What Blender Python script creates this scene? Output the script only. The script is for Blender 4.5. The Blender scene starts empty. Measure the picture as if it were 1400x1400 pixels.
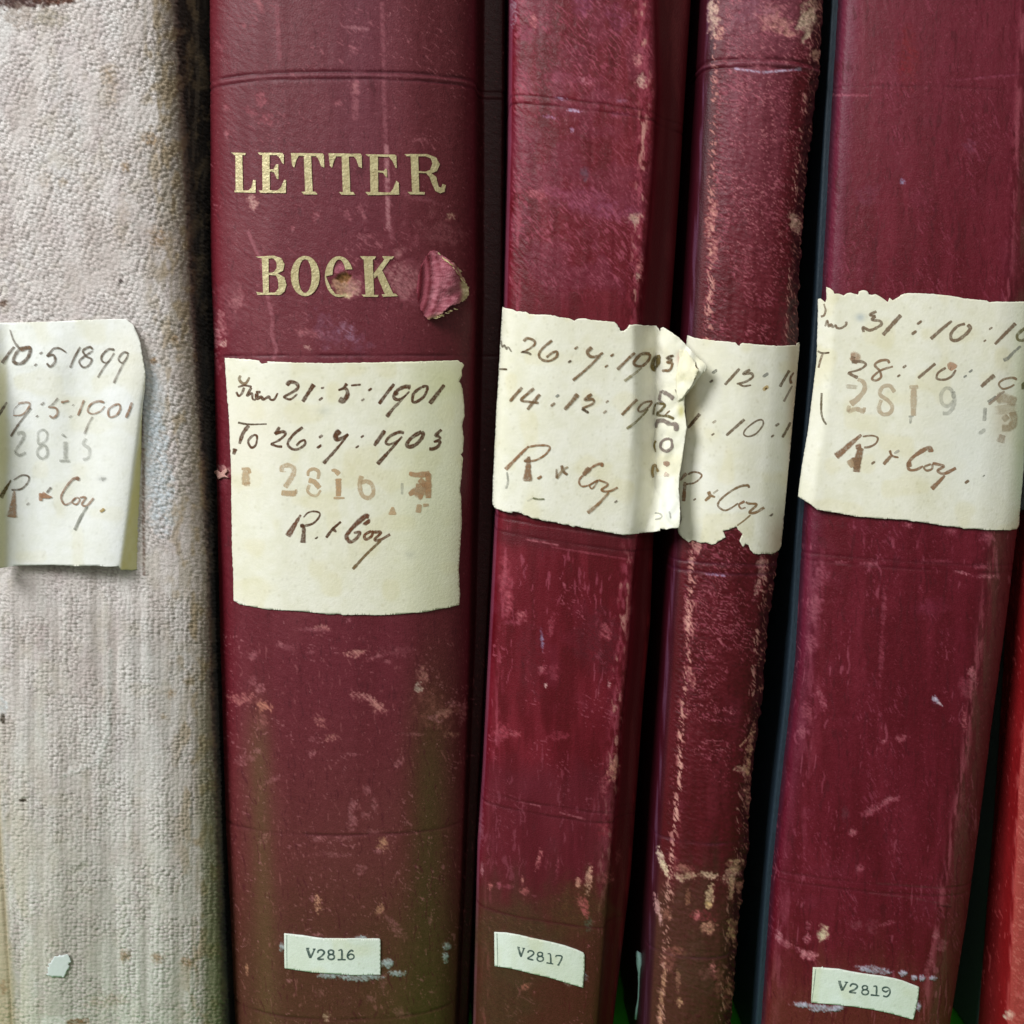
import bpy, math, random
import numpy as np
from mathutils import Vector
from mathutils.geometry import delaunay_2d_cdt

# ------------------------------------------------------------------ camera, world, lights
SC = bpy.context.scene
TH = math.radians(7.5); F = 1500.0; D = 0.30
CAM = np.array([0.0, -D*math.cos(TH), D*math.sin(TH)])
FW = np.array([0.0, math.cos(TH), -math.sin(TH)]); UP = np.array([0.0, math.sin(TH), math.cos(TH)])
cd = bpy.data.cameras.new('camera'); cam = bpy.data.objects.new('camera', cd)
SC.collection.objects.link(cam); SC.camera = cam
cam.location = CAM; cam.rotation_euler = (math.radians(90) - TH, 0, 0)
cd.sensor_width = 36; cd.lens = 36*F/1400; cd.clip_start = 0.005; cd.clip_end = 20
cd.dof.use_dof = True; cd.dof.focus_distance = D + 0.003; cd.dof.aperture_fstop = 18
W = bpy.data.worlds.new('World'); SC.world = W; W.use_nodes = True
bg = W.node_tree.nodes['Background']; bg.inputs[0].default_value = (0.80, 0.85, 0.72, 1); bg.inputs[1].default_value = 0.22
def area(name, loc, target, size, power, col):
    l = bpy.data.lights.new(name, 'AREA'); l.size = size; l.energy = power; l.color = col
    o = bpy.data.objects.new(name, l); SC.collection.objects.link(o); o.location = loc
    o.rotation_euler = (Vector(target) - Vector(loc)).to_track_quat('-Z', 'Y').to_euler()
area('window_light', (-0.74, -0.62, 0.74), (0, 0, 0), 0.45, 17.5, (0.96, 0.98, 1.0))
area('room_light', (0.15, -1.1, 0.75), (0, 0, 0), 0.8, 3.2, (1.0, 0.98, 0.95))
SC.view_settings.view_transform = 'Standard'; SC.view_settings.look = 'None'
SC.view_settings.gamma = 1; SC.view_settings.exposure = 0.0

# ------------------------------------------------------------------ projection of the measured outlines
def unproj(px, py, Y):
    px = np.asarray(px, float); py = np.asarray(py, float)
    dy = F*FW[1] + (700-py)*UP[1]; dz = F*FW[2] + (700-py)*UP[2]
    t = (Y - CAM[1])/dy
    return (px-700)*t, CAM[2] + dz*t
def proj(X, Y, Z):
    y = Y-CAM[1]; z = Z-CAM[2]
    d = y*FW[1] + z*FW[2]; u = y*UP[1] + z*UP[2]
    return 700 + F*X/d, 700 - F*u/d
def pl(line, py):
    a = np.array(line, float); py = np.asarray(py, float)
    r = np.interp(py, a[:, 0], a[:, 1])
    s0 = (a[1, 1]-a[0, 1])/(a[1, 0]-a[0, 0]); s1 = (a[-1, 1]-a[-2, 1])/(a[-1, 0]-a[-2, 0])
    r = np.where(py < a[0, 0], a[0, 1] + s0*(py-a[0, 0]), r)
    return np.where(py > a[-1, 0], a[-1, 1] + s1*(py-a[-1, 0]), r)

# ------------------------------------------------------------------ noise
RNG = np.random.RandomState(7)
TAB = RNG.rand(8, 256, 256).astype(np.float32)
def vn(x, y, seed=0):
    T = TAB[seed % 8]; x = x + seed*17.31; y = y + seed*9.77
    xi = np.floor(x).astype(int); yi = np.floor(y).astype(int)
    fx = x-xi; fy = y-yi; fx = fx*fx*(3-2*fx); fy = fy*fy*(3-2*fy)
    a = T[yi & 255, xi & 255]; b = T[yi & 255, (xi+1) & 255]; c = T[(yi+1) & 255, xi & 255]; d = T[(yi+1) & 255, (xi+1) & 255]
    return (a*(1-fx)+b*fx)*(1-fy) + (c*(1-fx)+d*fx)*fy
def fbm(x, y, seed=0, o=3):
    r = 0; w = 0; k = 1.0
    for i in range(o):
        r = r + vn(x/k, y/k, seed+i*3)*k; w += k; k *= 0.5
    return r/w
def worley(x, y, seed=0, jit=0.8):
    T = TAB[seed % 8]; U_ = TAB[(seed+3) % 8]; xi = np.floor(x).astype(int); yi = np.floor(y).astype(int)
    f1 = np.full(x.shape, 9.0); f2 = np.full(x.shape, 9.0); idv = np.zeros(x.shape)
    for dx in (-1, 0, 1):
        for dy in (-1, 0, 1):
            a = T[(yi+dy) & 255, (xi+dx) & 255]; b = U_[(yi+dy) & 255, (xi+dx) & 255]
            d = np.hypot(xi+dx+0.5+(a-0.5)*jit-x, yi+dy+0.5+(b-0.5)*jit-y)
            n = d < f1; f2 = np.where(n, f1, np.minimum(f2, d)); idv = np.where(n, (a*7+b*3) % 1, idv); f1 = np.where(n, d, f1)
    return f1, f2, idv
def rot(x, y, deg):
    a = np.radians(deg); return x*np.cos(a)+y*np.sin(a), -x*np.sin(a)+y*np.cos(a)
def sst(a, b, x):
    t = np.clip((x-a)/(b-a), 0, 1); return t*t*(3-2*t)
def lin(c):
    c = np.clip(np.asarray(c, float)/255.0, 0, 1)
    return np.where(c <= 0.04045, c/12.92, ((c+0.055)/1.055)**2.4)

# ------------------------------------------------------------------ curved surfaces lofted through measured columns
def pchip(s, V, q):
    # s (n), V (rows,n), q (m) -> (rows,m)
    h = np.diff(s); dl = np.diff(V, axis=1)/h
    m = np.zeros_like(V)
    for i in range(1, len(s)-1):
        a = dl[:, i-1]; b = dl[:, i]; w1 = 2*h[i]+h[i-1]; w2 = h[i]+2*h[i-1]
        ok = a*b > 0
        m[:, i] = np.where(ok, (w1+w2)/(w1/np.where(ok, a, 1)+w2/np.where(ok, b, 1)), 0)
    m[:, 0] = dl[:, 0]; m[:, -1] = dl[:, -1]
    k = np.clip(np.searchsorted(s, q, side='right')-1, 0, len(s)-2)
    t = (q-s[k])/h[k]; hk = h[k]
    return (V[:, k]*(2*t**3-3*t**2+1) + m[:, k]*hk*(t**3-2*t**2+t) + V[:, k+1]*(-2*t**3+3*t**2) + m[:, k+1]*hk*(t**3-t**2))
class Surf:
    def __init__(self, lines, cols, lean=0.0, y0=-420, y1=1560, step=1.5, mid=None):
        inner0 = max(-24, y0); inner1 = min(1424, y1)
        m = np.arange(inner0, inner1+step, step)
        if y0 < inner0: m = np.concatenate([np.linspace(y0, inner0, 10)[:-1], m])
        if y1 > inner1: m = np.concatenate([m, np.linspace(inner1+step, y1, 6)[1:]])
        self.m = m; n = len(m)
        if mid is None:
            mid = [(r, 0.5*(pl(lines[0][1], r)+pl(lines[-1][1], r))) for r in (0, 350, 700, 1050, 1400)]
        Xm, Zr = unproj(pl(mid, m), m, 0.0)
        LX = []; LD = []
        for dep, line in lines:
            dd = pl(dep, m) if isinstance(dep, (list, tuple)) else np.full(n, float(dep))
            X, Z = unproj(pl(line, m), m, dd)
            for it in range(6):
                Z = Zr + lean*(X-Xm)
                _, py = proj(X, dd, Z)
                X, _ = unproj(pl(line, py), py, dd)
            LX.append(X); LD.append(dd)
        CX = []; CD = []
        for pos, dep in cols:
            k = int(min(max(math.floor(pos), 0), len(lines)-2)); w = pos-k
            CX.append(LX[k]+w*(LX[k+1]-LX[k]))
            if dep is None: CD.append(LD[k]+w*(LD[k+1]-LD[k]))
            elif isinstance(dep, (list, tuple)): CD.append(pl(dep, m))
            else: CD.append(np.full(n, float(dep)))
        CX = np.array(CX).T; CD = np.array(CD).T
        ch = np.sqrt(np.diff(CX, axis=1)**2+np.diff(CD, axis=1)**2).mean(0)
        s = np.concatenate([[0], np.cumsum(ch)])
        nq = max(int(s[-1]/(0.0002*step)), 4)
        q = np.linspace(0, s[-1], nq)
        X = pchip(s, CX, q); Y = pchip(s, CD, q)
        Z = Zr[:, None] + lean*(X-Xm[:, None])
        self.P = np.stack([X, Y, Z], -1)
        self.finish(); self.RY = np.repeat(m[:, None], nq, 1)
        self.U = np.repeat((q/s[-1])[None, :], n, 0)
    def finish(self):
        du = np.gradient(self.P, axis=1); dv = np.gradient(self.P, axis=0)
        N = np.cross(du, dv); N /= np.linalg.norm(N, axis=2, keepdims=True)+1e-12
        c = N[:, N.shape[1]//2, 1].mean()
        if c > 0: N = -N
        self.N = N
        self.PX, self.PY = proj(self.P[..., 0], self.P[..., 1], self.P[..., 2])
        r = self.PX[len(self.m)//2]; j = len(r)//2; a = j
        while a > 0 and r[a-1] < r[a]-0.05: a -= 1
        b = j
        while b < len(r)-1 and r[b+1] > r[b]+0.05: b += 1
        self.ja, self.jb = a, b
    def bil(self, A, i, j):
        i0 = np.clip(np.floor(i).astype(int), 0, A.shape[0]-2); j0 = np.clip(np.floor(j).astype(int), 0, A.shape[1]-2)
        fi = i-i0; fj = j-j0
        if A.ndim == 3: fi = fi[:, None]; fj = fj[:, None]
        return (A[i0, j0]*(1-fj)+A[i0, j0+1]*fj)*(1-fi)+(A[i0+1, j0]*(1-fj)+A[i0+1, j0+1]*fj)*fi
    def at(self, px, py, off=0.0):
        px = np.asarray(px, float); py = np.asarray(py, float)
        j = np.interp(px, self.PX[len(self.m)//2][self.ja:self.jb+1], np.arange(self.ja, self.jb+1))
        i = np.interp(py, self.m, np.arange(len(self.m)))
        for it in range(34):
            i0 = np.clip(np.floor(i).astype(int), 0, self.PX.shape[0]-2); j0 = np.clip(np.floor(j).astype(int), self.ja, self.jb-1)
            dpy = np.maximum(self.PY[i0+1, j0]-self.PY[i0, j0], 0.3)
            i = np.clip(i + (py-self.bil(self.PY, i, j))/dpy, 0, self.PX.shape[0]-1)
            dpx = np.maximum(self.PX[i0, j0+1]-self.PX[i0, j0], 0.3)
            j = np.clip(j + np.clip((px-self.bil(self.PX, i, j))/dpx, -12, 12)*(1.0 if it < 8 else 0.55), self.ja, self.jb)
        off = np.asarray(off, float)
        return self.bil(self.P, i, j) + self.bil(self.N, i, j)*(off[:, None] if off.ndim else off)

# ------------------------------------------------------------------ object helpers
class Thing:
    def __init__(self, name, label, cat, loc, group=None):
        o = bpy.data.objects.new(name, None); SC.collection.objects.link(o); o.location = loc
        o.empty_display_size = 0.02
        o['label'] = label; o['category'] = cat
        if group: o['group'] = group
        self.o = o; self.loc = np.array(loc, float)
def mesh(name, V, Fc, mat, parent=None, col=None, aux=None, smooth=True, label=None, base=None):
    V = np.asarray(V, float)
    if isinstance(parent, Thing): base = parent.loc; par = parent.o
    else: par = parent
    if base is not None: V = V-base
    me = bpy.data.meshes.new(name)
    Fc = np.asarray(Fc) if not isinstance(Fc, list) else Fc
    if isinstance(Fc, np.ndarray):
        nf, k = Fc.shape
        me.vertices.add(len(V)); me.vertices.foreach_set('co', V.astype(np.float32).ravel())
        me.loops.add(nf*k); me.loops.foreach_set('vertex_index', Fc.astype(np.int32).ravel())
        me.polygons.add(nf); me.polygons.foreach_set('loop_start', np.arange(0, nf*k, k, dtype=np.int32))
        me.update(calc_edges=True)
    else:
        me.from_pydata([tuple(v) for v in V], [], Fc); me.update()
    me.polygons.foreach_set('use_smooth', np.full(len(me.polygons), smooth))
    if col is not None:
        col = np.asarray(col, float)
        if col.shape[1] == 3: col = np.concatenate([col, np.ones((len(col), 1))], 1)
        a = me.attributes.new('Col', 'FLOAT_COLOR', 'POINT'); a.data.foreach_set('color', col.astype(np.float32).ravel())
    if aux is not None:
        a = me.attributes.new('Aux', 'FLOAT', 'POINT'); a.data.foreach_set('value', np.asarray(aux).astype(np.float32).ravel())
    me.materials.append(mat)
    o = bpy.data.objects.new(name, me); SC.collection.objects.link(o)
    if par is not None: o.parent = par
    if label: o['label'] = label
    return o
def gridfaces(nr, nc, flip=False):
    i = np.arange(nr-1)[:, None]*nc + np.arange(nc-1)[None, :]
    q = np.stack([i, i+nc, i+nc+1, i+1], -1).reshape(-1, 4)
    return q[:, ::-1] if flip else q
def boxmesh(name, pts8, mat, parent, **kw):
    f = [(0, 1, 2, 3), (4, 7, 6, 5), (0, 4, 5, 1), (1, 5, 6, 2), (2, 6, 7, 3), (3, 7, 4, 0)]
    return mesh(name, pts8, f, mat, parent, smooth=False, **kw)
def orient(o):
    import bmesh
    b = bmesh.new(); b.from_mesh(o.data); bmesh.ops.recalc_face_normals(b, faces=b.faces); b.to_mesh(o.data); b.free()

# ------------------------------------------------------------------ materials
def newmat(name):
    m = bpy.data.materials.new(name); m.use_nodes = True; nt = m.node_tree
    return m, nt, nt.nodes['Principled BSDF']
def nd(nt, t, **kw):
    n = nt.nodes.new(t)
    for k, v in kw.items(): setattr(n, k, v)
    return n
def noise(nt, scale, detail=3, vec=None, rough=0.55):
    n = nd(nt, 'ShaderNodeTexNoise'); n.inputs['Scale'].default_value = scale; n.inputs['Detail'].default_value = detail; n.inputs['Roughness'].default_value = rough
    if vec: nt.links.new(vec, n.inputs['Vector'])
    return n
def attrmat(name, bumps, spec=0.5, sheen=0.0, cvar=0.10, cscale=2600, rough=None):
    m, nt, b = newmat(name); L = nt.links
    at = nd(nt, 'ShaderNodeAttribute', attribute_name='Col')
    tc = nd(nt, 'ShaderNodeTexCoord')
    nz = noise(nt, cscale, 3, tc.outputs['Object'])
    mr = nd(nt, 'ShaderNodeMapRange'); mr.inputs[3].default_value = 1-cvar; mr.inputs[4].default_value = 1+cvar
    mr.inputs[1].default_value = 0.25; mr.inputs[2].default_value = 0.75
    L.new(nz.outputs[0], mr.inputs[0])
    vm = nd(nt, 'ShaderNodeVectorMath', operation='SCALE'); L.new(at.outputs['Color'], vm.inputs[0]); L.new(mr.outputs[0], vm.inputs['Scale'])
    L.new(vm.outputs[0], b.inputs['Base Color'])
    if rough is None:
        ax = nd(nt, 'ShaderNodeAttribute', attribute_name='Aux')
        ad = nd(nt, 'ShaderNodeMath', operation='MULTIPLY_ADD'); L.new(nz.outputs[0], ad.inputs[0]); ad.inputs[1].default_value = 0.2; L.new(ax.outputs['Fac'], ad.inputs[2])
        L.new(ad.outputs[0], b.inputs['Roughness'])
    else: b.inputs['Roughness'].default_value = rough
    b.inputs['Specular IOR Level'].default_value = spec
    if sheen: b.inputs['Sheen Weight'].default_value = sheen
    prev = None
    for sc, dist, st in bumps:
        mp = nd(nt, 'ShaderNodeMapping'); L.new(tc.outputs['Object'], mp.inputs[0])
        if isinstance(sc, tuple): mp.inputs['Scale'].default_value = sc; s = 1.0
        else: s = sc
        n2 = noise(nt, s, 2, mp.outputs[0])
        bp = nd(nt, 'ShaderNodeBump'); bp.inputs['Distance'].default_value = dist; bp.inputs['Strength'].default_value = st
        L.new(n2.outputs[0], bp.inputs['Height'])
        if prev: L.new(prev.outputs[0], bp.inputs['Normal'])
        prev = bp
    if prev: L.new(prev.outputs[0], b.inputs['Normal'])
    return m
M = {}
M['leather'] = attrmat('worn_leather', [(2400, 0.00012, 0.8), (6000, 0.00004, 0.6)], spec=0.36, cvar=0.15)
M['linen'] = attrmat('linen_cloth', [(2600, 0.0002, 0.7), (7000, 0.00006, 0.7)], spec=0.15, cvar=0.05, sheen=0.1)
M['paper'] = attrmat('old_paper', [(1300, 0.00012, 0.5), (5000, 0.00003, 0.5)], spec=0.2, cvar=0.025, cscale=900, rough=0.75)
M['suede'] = attrmat('torn_suede', [(2500, 0.0003, 0.8)], spec=0.1, cvar=0.22, cscale=3000, rough=0.9)
def flat(name, c, rough=0.6, spec=0.4, bump=0.0, bscale=1500, var=0.2, metallic=0.0, stretch=None):
    m, nt, b = newmat(name); L = nt.links; tc = nd(nt, 'ShaderNodeTexCoord')
    mp = nd(nt, 'ShaderNodeMapping'); L.new(tc.outputs['Object'], mp.inputs[0])
    if stretch: mp.inputs['Scale'].default_value = stretch
    n = noise(nt, bscale, 4, mp.outputs[0])
    c = lin(c)
    cr = nd(nt, 'ShaderNodeMix', data_type='RGBA')
    cr.inputs[6].default_value = (*[x*(1-var) for x in c], 1); cr.inputs[7].default_value = (*[min(1, x*(1+var)) for x in c], 1)
    L.new(n.outputs[0], cr.inputs[0]); L.new(cr.outputs[2], b.inputs['Base Color'])
    b.inputs['Roughness'].default_value = rough; b.inputs['Specular IOR Level'].default_value = spec; b.inputs['Metallic'].default_value = metallic
    if bump:
        bp = nd(nt, 'ShaderNodeBump'); bp.inputs['Distance'].default_value = bump; L.new(n.outputs[0], bp.inputs['Height']); L.new(bp.outputs[0], b.inputs['Normal'])
    return m
M['board_maroon'] = flat('maroon_cloth_board', (72, 22, 30), 0.55, 0.3, 0.0001, 2500)
M['board_brown'] = flat('brown_cloth_board', (78, 60, 50), 0.8, 0.2, 0.0001, 2500)
M['board_blue'] = flat('blue_black_cloth_board', (42, 56, 68), 0.5, 0.35, 0.00015, 1.0, 0.55, stretch=(3000, 3000, 700))
M['board_slate'] = flat('slate_cloth_board', (78, 96, 94), 0.6, 0.3, 0.0001, 1.0, 0.35, stretch=(3000, 3000, 700))
M['pages'] = flat('page_edges', (190, 178, 150), 0.8, 0.2, 0.0002, 1.0, 0.25, stretch=(9000, 20, 20))
M['green'] = flat('green_shelf_paint', (52, 150, 30), 0.45, 0.4, 0.00008, 300, 0.08)
M['dark_back'] = flat('dark_shelf_back', (30, 30, 28), 0.7, 0.2, 0.0002, 60, 0.2)
# gold foil, flaking
m, nt, b = newmat('gold_foil'); L = nt.links; tc = nd(nt, 'ShaderNodeTexCoord')
n1 = noise(nt, 1400, 4, tc.outputs['Object']); n2 = noise(nt, 500, 3, tc.outputs['Object'])
mx = nd(nt, 'ShaderNodeMix', data_type='RGBA'); mx.inputs[6].default_value = (*lin((150, 128, 82)), 1); mx.inputs[7].default_value = (*lin((222, 212, 166)), 1)
L.new(n2.outputs[0], mx.inputs[0]); L.new(mx.outputs[2], b.inputs['Base Color'])
b.inputs['Metallic'].default_value = 0.25; b.inputs['Roughness'].default_value = 0.42
bp = nd(nt, 'ShaderNodeBump'); bp.inputs['Distance'].default_value = 0.00018; L.new(n1.outputs[0], bp.inputs['Height']); L.new(bp.outputs[0], b.inputs['Normal'])
mp = nd(nt, 'ShaderNodeMapping'); mp.inputs['Rotation'].default_value = (0, 0.55, 0); mp.inputs['Scale'].default_value = (500, 2200, 3200); L.new(tc.outputs['Object'], mp.inputs[0])
n3 = noise(nt, 1.0, 3, mp.outputs[0]); mr = nd(nt, 'ShaderNodeMapRange'); mr.inputs[1].default_value = 0.66; mr.inputs[2].default_value = 0.72
mr.inputs[3].default_value = 1; mr.inputs[4].default_value = 0.25
L.new(n3.outputs[0], mr.inputs[0]); L.new(mr.outputs[0], b.inputs['Alpha']); M['gold'] = m
# ink, soaked into the paper
m, nt, b = newmat('iron_gall_ink'); L = nt.links
at = nd(nt, 'ShaderNodeAttribute', attribute_name='Col'); L.new(at.outputs['Color'], b.inputs['Base Color'])
tc = nd(nt, 'ShaderNodeTexCoord'); n1 = noise(nt, 1500, 3, tc.outputs['Object'])
mr = nd(nt, 'ShaderNodeMapRange'); mr.inputs[1].default_value = 0.3; mr.inputs[2].default_value = 0.62; mr.inputs[3].default_value = 0.55; mr.inputs[4].default_value = 1.05
L.new(n1.outputs[0], mr.inputs[0]); mu = nd(nt, 'ShaderNodeMath', operation='MULTIPLY'); L.new(mr.outputs[0], mu.inputs[0]); L.new(at.outputs['Alpha'], mu.inputs[1])
L.new(mu.outputs[0], b.inputs['Alpha']); b.inputs['Roughness'].default_value = 0.8; b.inputs['Specular IOR Level'].default_value = 0.1; M['ink'] = m

# ------------------------------------------------------------------ painting of wear, tints and shade on a spine
class Paint:
    def __init__(s, S, base, rough=0.5):
        s.S = S; s.X = S.PX; s.Y = S.PY; s.R = S.RY; s.U = S.U
        s.c = np.empty(S.PX.shape+(3,)); s.c[:] = base
        s.h = np.zeros(S.PX.shape); s.r = np.full(S.PX.shape, rough)
        u, v = rot(s.X, s.Y, 40); u2, v2 = rot(s.X, s.Y, 23); u3, v3 = rot(s.X+2.5*vn(u2/6, v2/6, 1), s.Y+2.5*vn(u2/6, v2/6, 4), -31)
        s.g = sst(0.25, 0.62, 0.42*vn(u/5.5, v/1.3, 5)+0.33*vn(u3/1.9, v3/1.5, 2)+0.25*vn(u2/6, v2/6, 6))
    def mix(s, m, col, dr=0.0, dh=0.0):
        m = np.clip(m, 0, 1); s.c += m[..., None]*(np.array(col, float)-s.c)
        if dr: s.r += m*dr
        if dh: s.h += m*dh
    def blob(s, cx, cy, rx, ry, col, a=1, ang=0, rag=0.4, soft=0.2, dr=0.1, dh=0, ns=None, fl=None):
        if fl is None: fl = 0.5 if a >= 0.78 else 0.2
        R = max(rx, ry)*1.8+3
        rr = np.where((np.abs(s.X-cx) < R) & (np.abs(s.Y-cy) < R))
        if len(rr[0]) == 0: return
        i0, i1, j0, j1 = rr[0].min(), rr[0].max()+1, rr[1].min(), rr[1].max()+1
        x = s.X[i0:i1, j0:j1]-cx; y = s.Y[i0:i1, j0:j1]-cy; u, v = rot(x, y, ang)
        sc = ns or max(min(rx, ry)*0.55, 1.4)
        d = np.sqrt((u/rx)**2+(v/ry)**2) + rag*2.6*(fbm((u*.86+v*.51)/sc+cx, (v*.86-u*.51)/sc+cy, int(cx+cy) % 7, 3)-0.5)
        m = sst(1+soft, 1-soft, d)*a; m = m*(fl+(1-fl)*s.g[i0:i1, j0:j1])
        jit = 0.84+0.32*vn((x*.8+y*.6)/3.2, (y*.8-x*.6)/1.4, 3)
        s.c[i0:i1, j0:j1] += m[..., None]*(np.array(col, float)*jit[..., None]-s.c[i0:i1, j0:j1])
        s.r[i0:i1, j0:j1] += m*dr; s.h[i0:i1, j0:j1] += m*dh*(1.6+2*vn(x/2.5, y/2.5, 1))
    def line(s, pts, w, col, a=1, rag=0.5, dr=0.1, dh=0):
        pts = np.array(pts, float); pad = w*3+4
        rr = np.where((s.X > pts[:, 0].min()-pad) & (s.X < pts[:, 0].max()+pad) & (s.Y > pts[:, 1].min()-pad) & (s.Y < pts[:, 1].max()+pad))
        if len(rr[0]) == 0: return
        i0, i1, j0, j1 = rr[0].min(), rr[0].max()+1, rr[1].min(), rr[1].max()+1
        x = s.X[i0:i1, j0:j1]; y = s.Y[i0:i1, j0:j1]; d = np.full(x.shape, 1e9)
        for p, q in zip(pts[:-1], pts[1:]):
            e = q-p; t = np.clip(((x-p[0])*e[0]+(y-p[1])*e[1])/max(e@e, 1e-9), 0, 1)
            d = np.minimum(d, np.hypot(x-p[0]-t*e[0], y-p[1]-t*e[1]))
        d = d/w + rag*2*(fbm(x/3.0, y/3.0, 3, 2)-0.5)
        m = sst(1.5, 0.5, d)*a*(0.25+0.75*s.g[i0:i1, j0:j1])
        s.c[i0:i1, j0:j1] += m[..., None]*(np.array(col, float)-s.c[i0:i1, j0:j1])
        s.r[i0:i1, j0:j1] += m*dr; s.h[i0:i1, j0:j1] += m*dh
    def nicks(s, col, ang, Ln, Wd, thr, a=1, mask=1, seed=0, dr=0.15, dh=0.0, warp=4):
        wx = s.X + warp*(vn(s.X/14, s.Y/14, seed+1)-0.5)*2; wy = s.Y + warp*(vn(s.X/14, s.Y/14, seed+2)-0.5)*2
        u, v = rot(wx, wy, ang)
        n = vn(u/Ln, v/Wd, seed)
        s.mix(sst(thr, thr+0.1, n - 0.25*(1-mask) if not np.isscalar(mask) else n)*a*(mask if not np.isscalar(mask) else 1), col, dr, dh)
    def band(s, ry, w, depth, col=None, a=0.5):
        g = np.exp(-((s.R-ry)/w)**2); pt = sst(.2, .65, vn(s.X/22, s.R/3, 2)); s.h -= g*depth*1.3*(0.35+0.65*pt)
        if col is not None: s.mix(g*a*(0.3+0.7*pt), col)
    def build(s, name, mat, th, label=None):
        P = s.S.P + s.S.N*s.h[..., None]
        if mat is M['leather']: k_ = np.clip(1-s.c[..., 1:2]/130, 0, 1); s.c = s.c*(1-.05*k_) - k_*np.array([4, 18, 17.]); s.r = s.r-0.10*k_[..., 0]
        nr, nc = s.h.shape
        V = P.reshape(-1, 3); Fc = gridfaces(nr, nc)
        return mesh(name, V, Fc, mat, th, col=lin(s.c.reshape(-1, 3)), aux=np.clip(s.r, 0.15, 0.95).ravel(), label=label)

# ------------------------------------------------------------------ paper pieces cut to outline, following a surface
def inside(x, y, poly):
    p = np.array(poly); r = np.zeros(x.shape, bool); j = len(p)-1
    for i in range(len(p)):
        xi, yi = p[i]; xj, yj = p[j]
        c = ((yi > y) != (yj > y)) & (x < (xj-xi)*(y-yi)/(yj-yi+1e-12)+xi); r ^= c; j = i
    return r
def ragged(poly, amp, step=2.2, seed=1, straight=()):
    rs = random.Random(seed); out = []; n = len(poly)
    for i in range(n):
        a = poly[i]; b = poly[(i+1) % n]; L_ = math.hypot(b[0]-a[0], b[1]-a[1]); k = max(1, int(L_/step))
        nx, ny = -(b[1]-a[1])/max(L_, 1e-6), (b[0]-a[0])/max(L_, 1e-6); am = 0 if i in straight else amp
        for t in range(k):
            f = t/k; d = am*(rs.random()-0.5)*2*(0.4 if rs.random() < 0.7 else 1.2)
            out.append((a[0]+(b[0]-a[0])*f+nx*d, a[1]+(b[1]-a[1])*f+ny*d))
    return out
def cutmesh(adds, holes=(), g=3.5):
    pts = []; edges = []
    for poly in list(adds)+list(holes):
        s = len(pts); pts += [tuple(p) for p in poly]; edges += [(s+i, s+(i+1) % len(poly)) for i in range(len(poly))]
    A = np.array(pts); x0, y0 = A.min(0); x1, y1 = A.max(0)
    gx, gy = np.meshgrid(np.arange(x0+g/2, x1, g), np.arange(y0+g/2, y1, g)); gx = gx + (np.arange(gx.shape[0]) % 2)[:, None]*g/2
    gx = gx.ravel(); gy = gy.ravel(); ok = np.zeros(gx.shape, bool)
    for p in adds: ok |= inside(gx, gy, p)
    pts += list(zip(gx[ok].tolist(), gy[ok].tolist()))
    r = delaunay_2d_cdt([Vector(p) for p in pts], edges, [], 0, 1e-4)
    V = np.array([(v.x, v.y) for v in r[0]]); T = np.array([f for f in r[2] if len(f) == 3])
    c = V[T].mean(1); k = np.zeros(len(T), bool)
    for p in adds: k |= inside(c[:, 0], c[:, 1], p)
    for p in holes: k &= ~inside(c[:, 0], c[:, 1], p)
    T = T[k]; u, inv = np.unique(T.ravel(), return_inverse=True)
    return V[u], inv.reshape(-1, 3)
def piece(name, S, V, T, mat, par, base, off, lift=None, col=None, thick=0.00012, label=None):
    o_ = off + (lift(V[:, 0], V[:, 1]) if lift else 0)
    P = S.at(V[:, 0], V[:, 1], o_ if np.ndim(o_) else np.full(len(V), o_))
    a, b, c = P[T[:, 0]], P[T[:, 1]], P[T[:, 2]]
    nn = np.cross(b-a, c-a); fl = nn[:, 1] > 0; T = T.copy(); T[fl] = T[fl][:, ::-1]
    cc = None if col is None else (lin(col(V[:, 0], V[:, 1])) if callable(col) else np.repeat(lin(col)[None], len(V), 0))
    o = mesh(name, P, T, mat, par, col=cc, aux=np.full(len(V), 0.6), base=base, label=label)
    if thick:
        md = o.modifiers.new('thickness', 'SOLIDIFY'); md.thickness = thick; md.offset = -1; md.use_even_offset = False
    return o
def papercol(base, seed=0, stains_and_shading=()):
    def f(x, y):
        n = fbm(x/60, y/60, seed, 3)[:, None]; n2 = vn(x/9, y/9, seed+2)[:, None]; n3 = vn(x/2.2, y/2.2, seed+1)[:, None]
        c = np.array(base, float)[None] + (n-0.5)*np.array([12, 14, 26]) + (n2-0.5)*np.array([7, 7, 12]) - (n3 > 0.93)*12 - sst(.9, .97, vn(*[q/z for q, z in zip(rot(x+8*vn(x/20, y/20, 2), y, 25+30*(seed % 3)), (9, 1.1))], seed+3))[:, None]*np.array([12, 13, 16]) - np.array([-1, 1, 9]) - sst(.62, .8, vn(x/26, y/30, seed+5))[:, None]*np.array([3, 5, 12])
        for cx, cy, rx, ry, cl, a in stains_and_shading:
            m = np.exp(-(((x-cx)/rx)**2+((y-cy)/ry)**2))*a; c += m[:, None]*(np.array(cl, float)-c)
        return np.clip(c, 0, 255)
    return f
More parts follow.
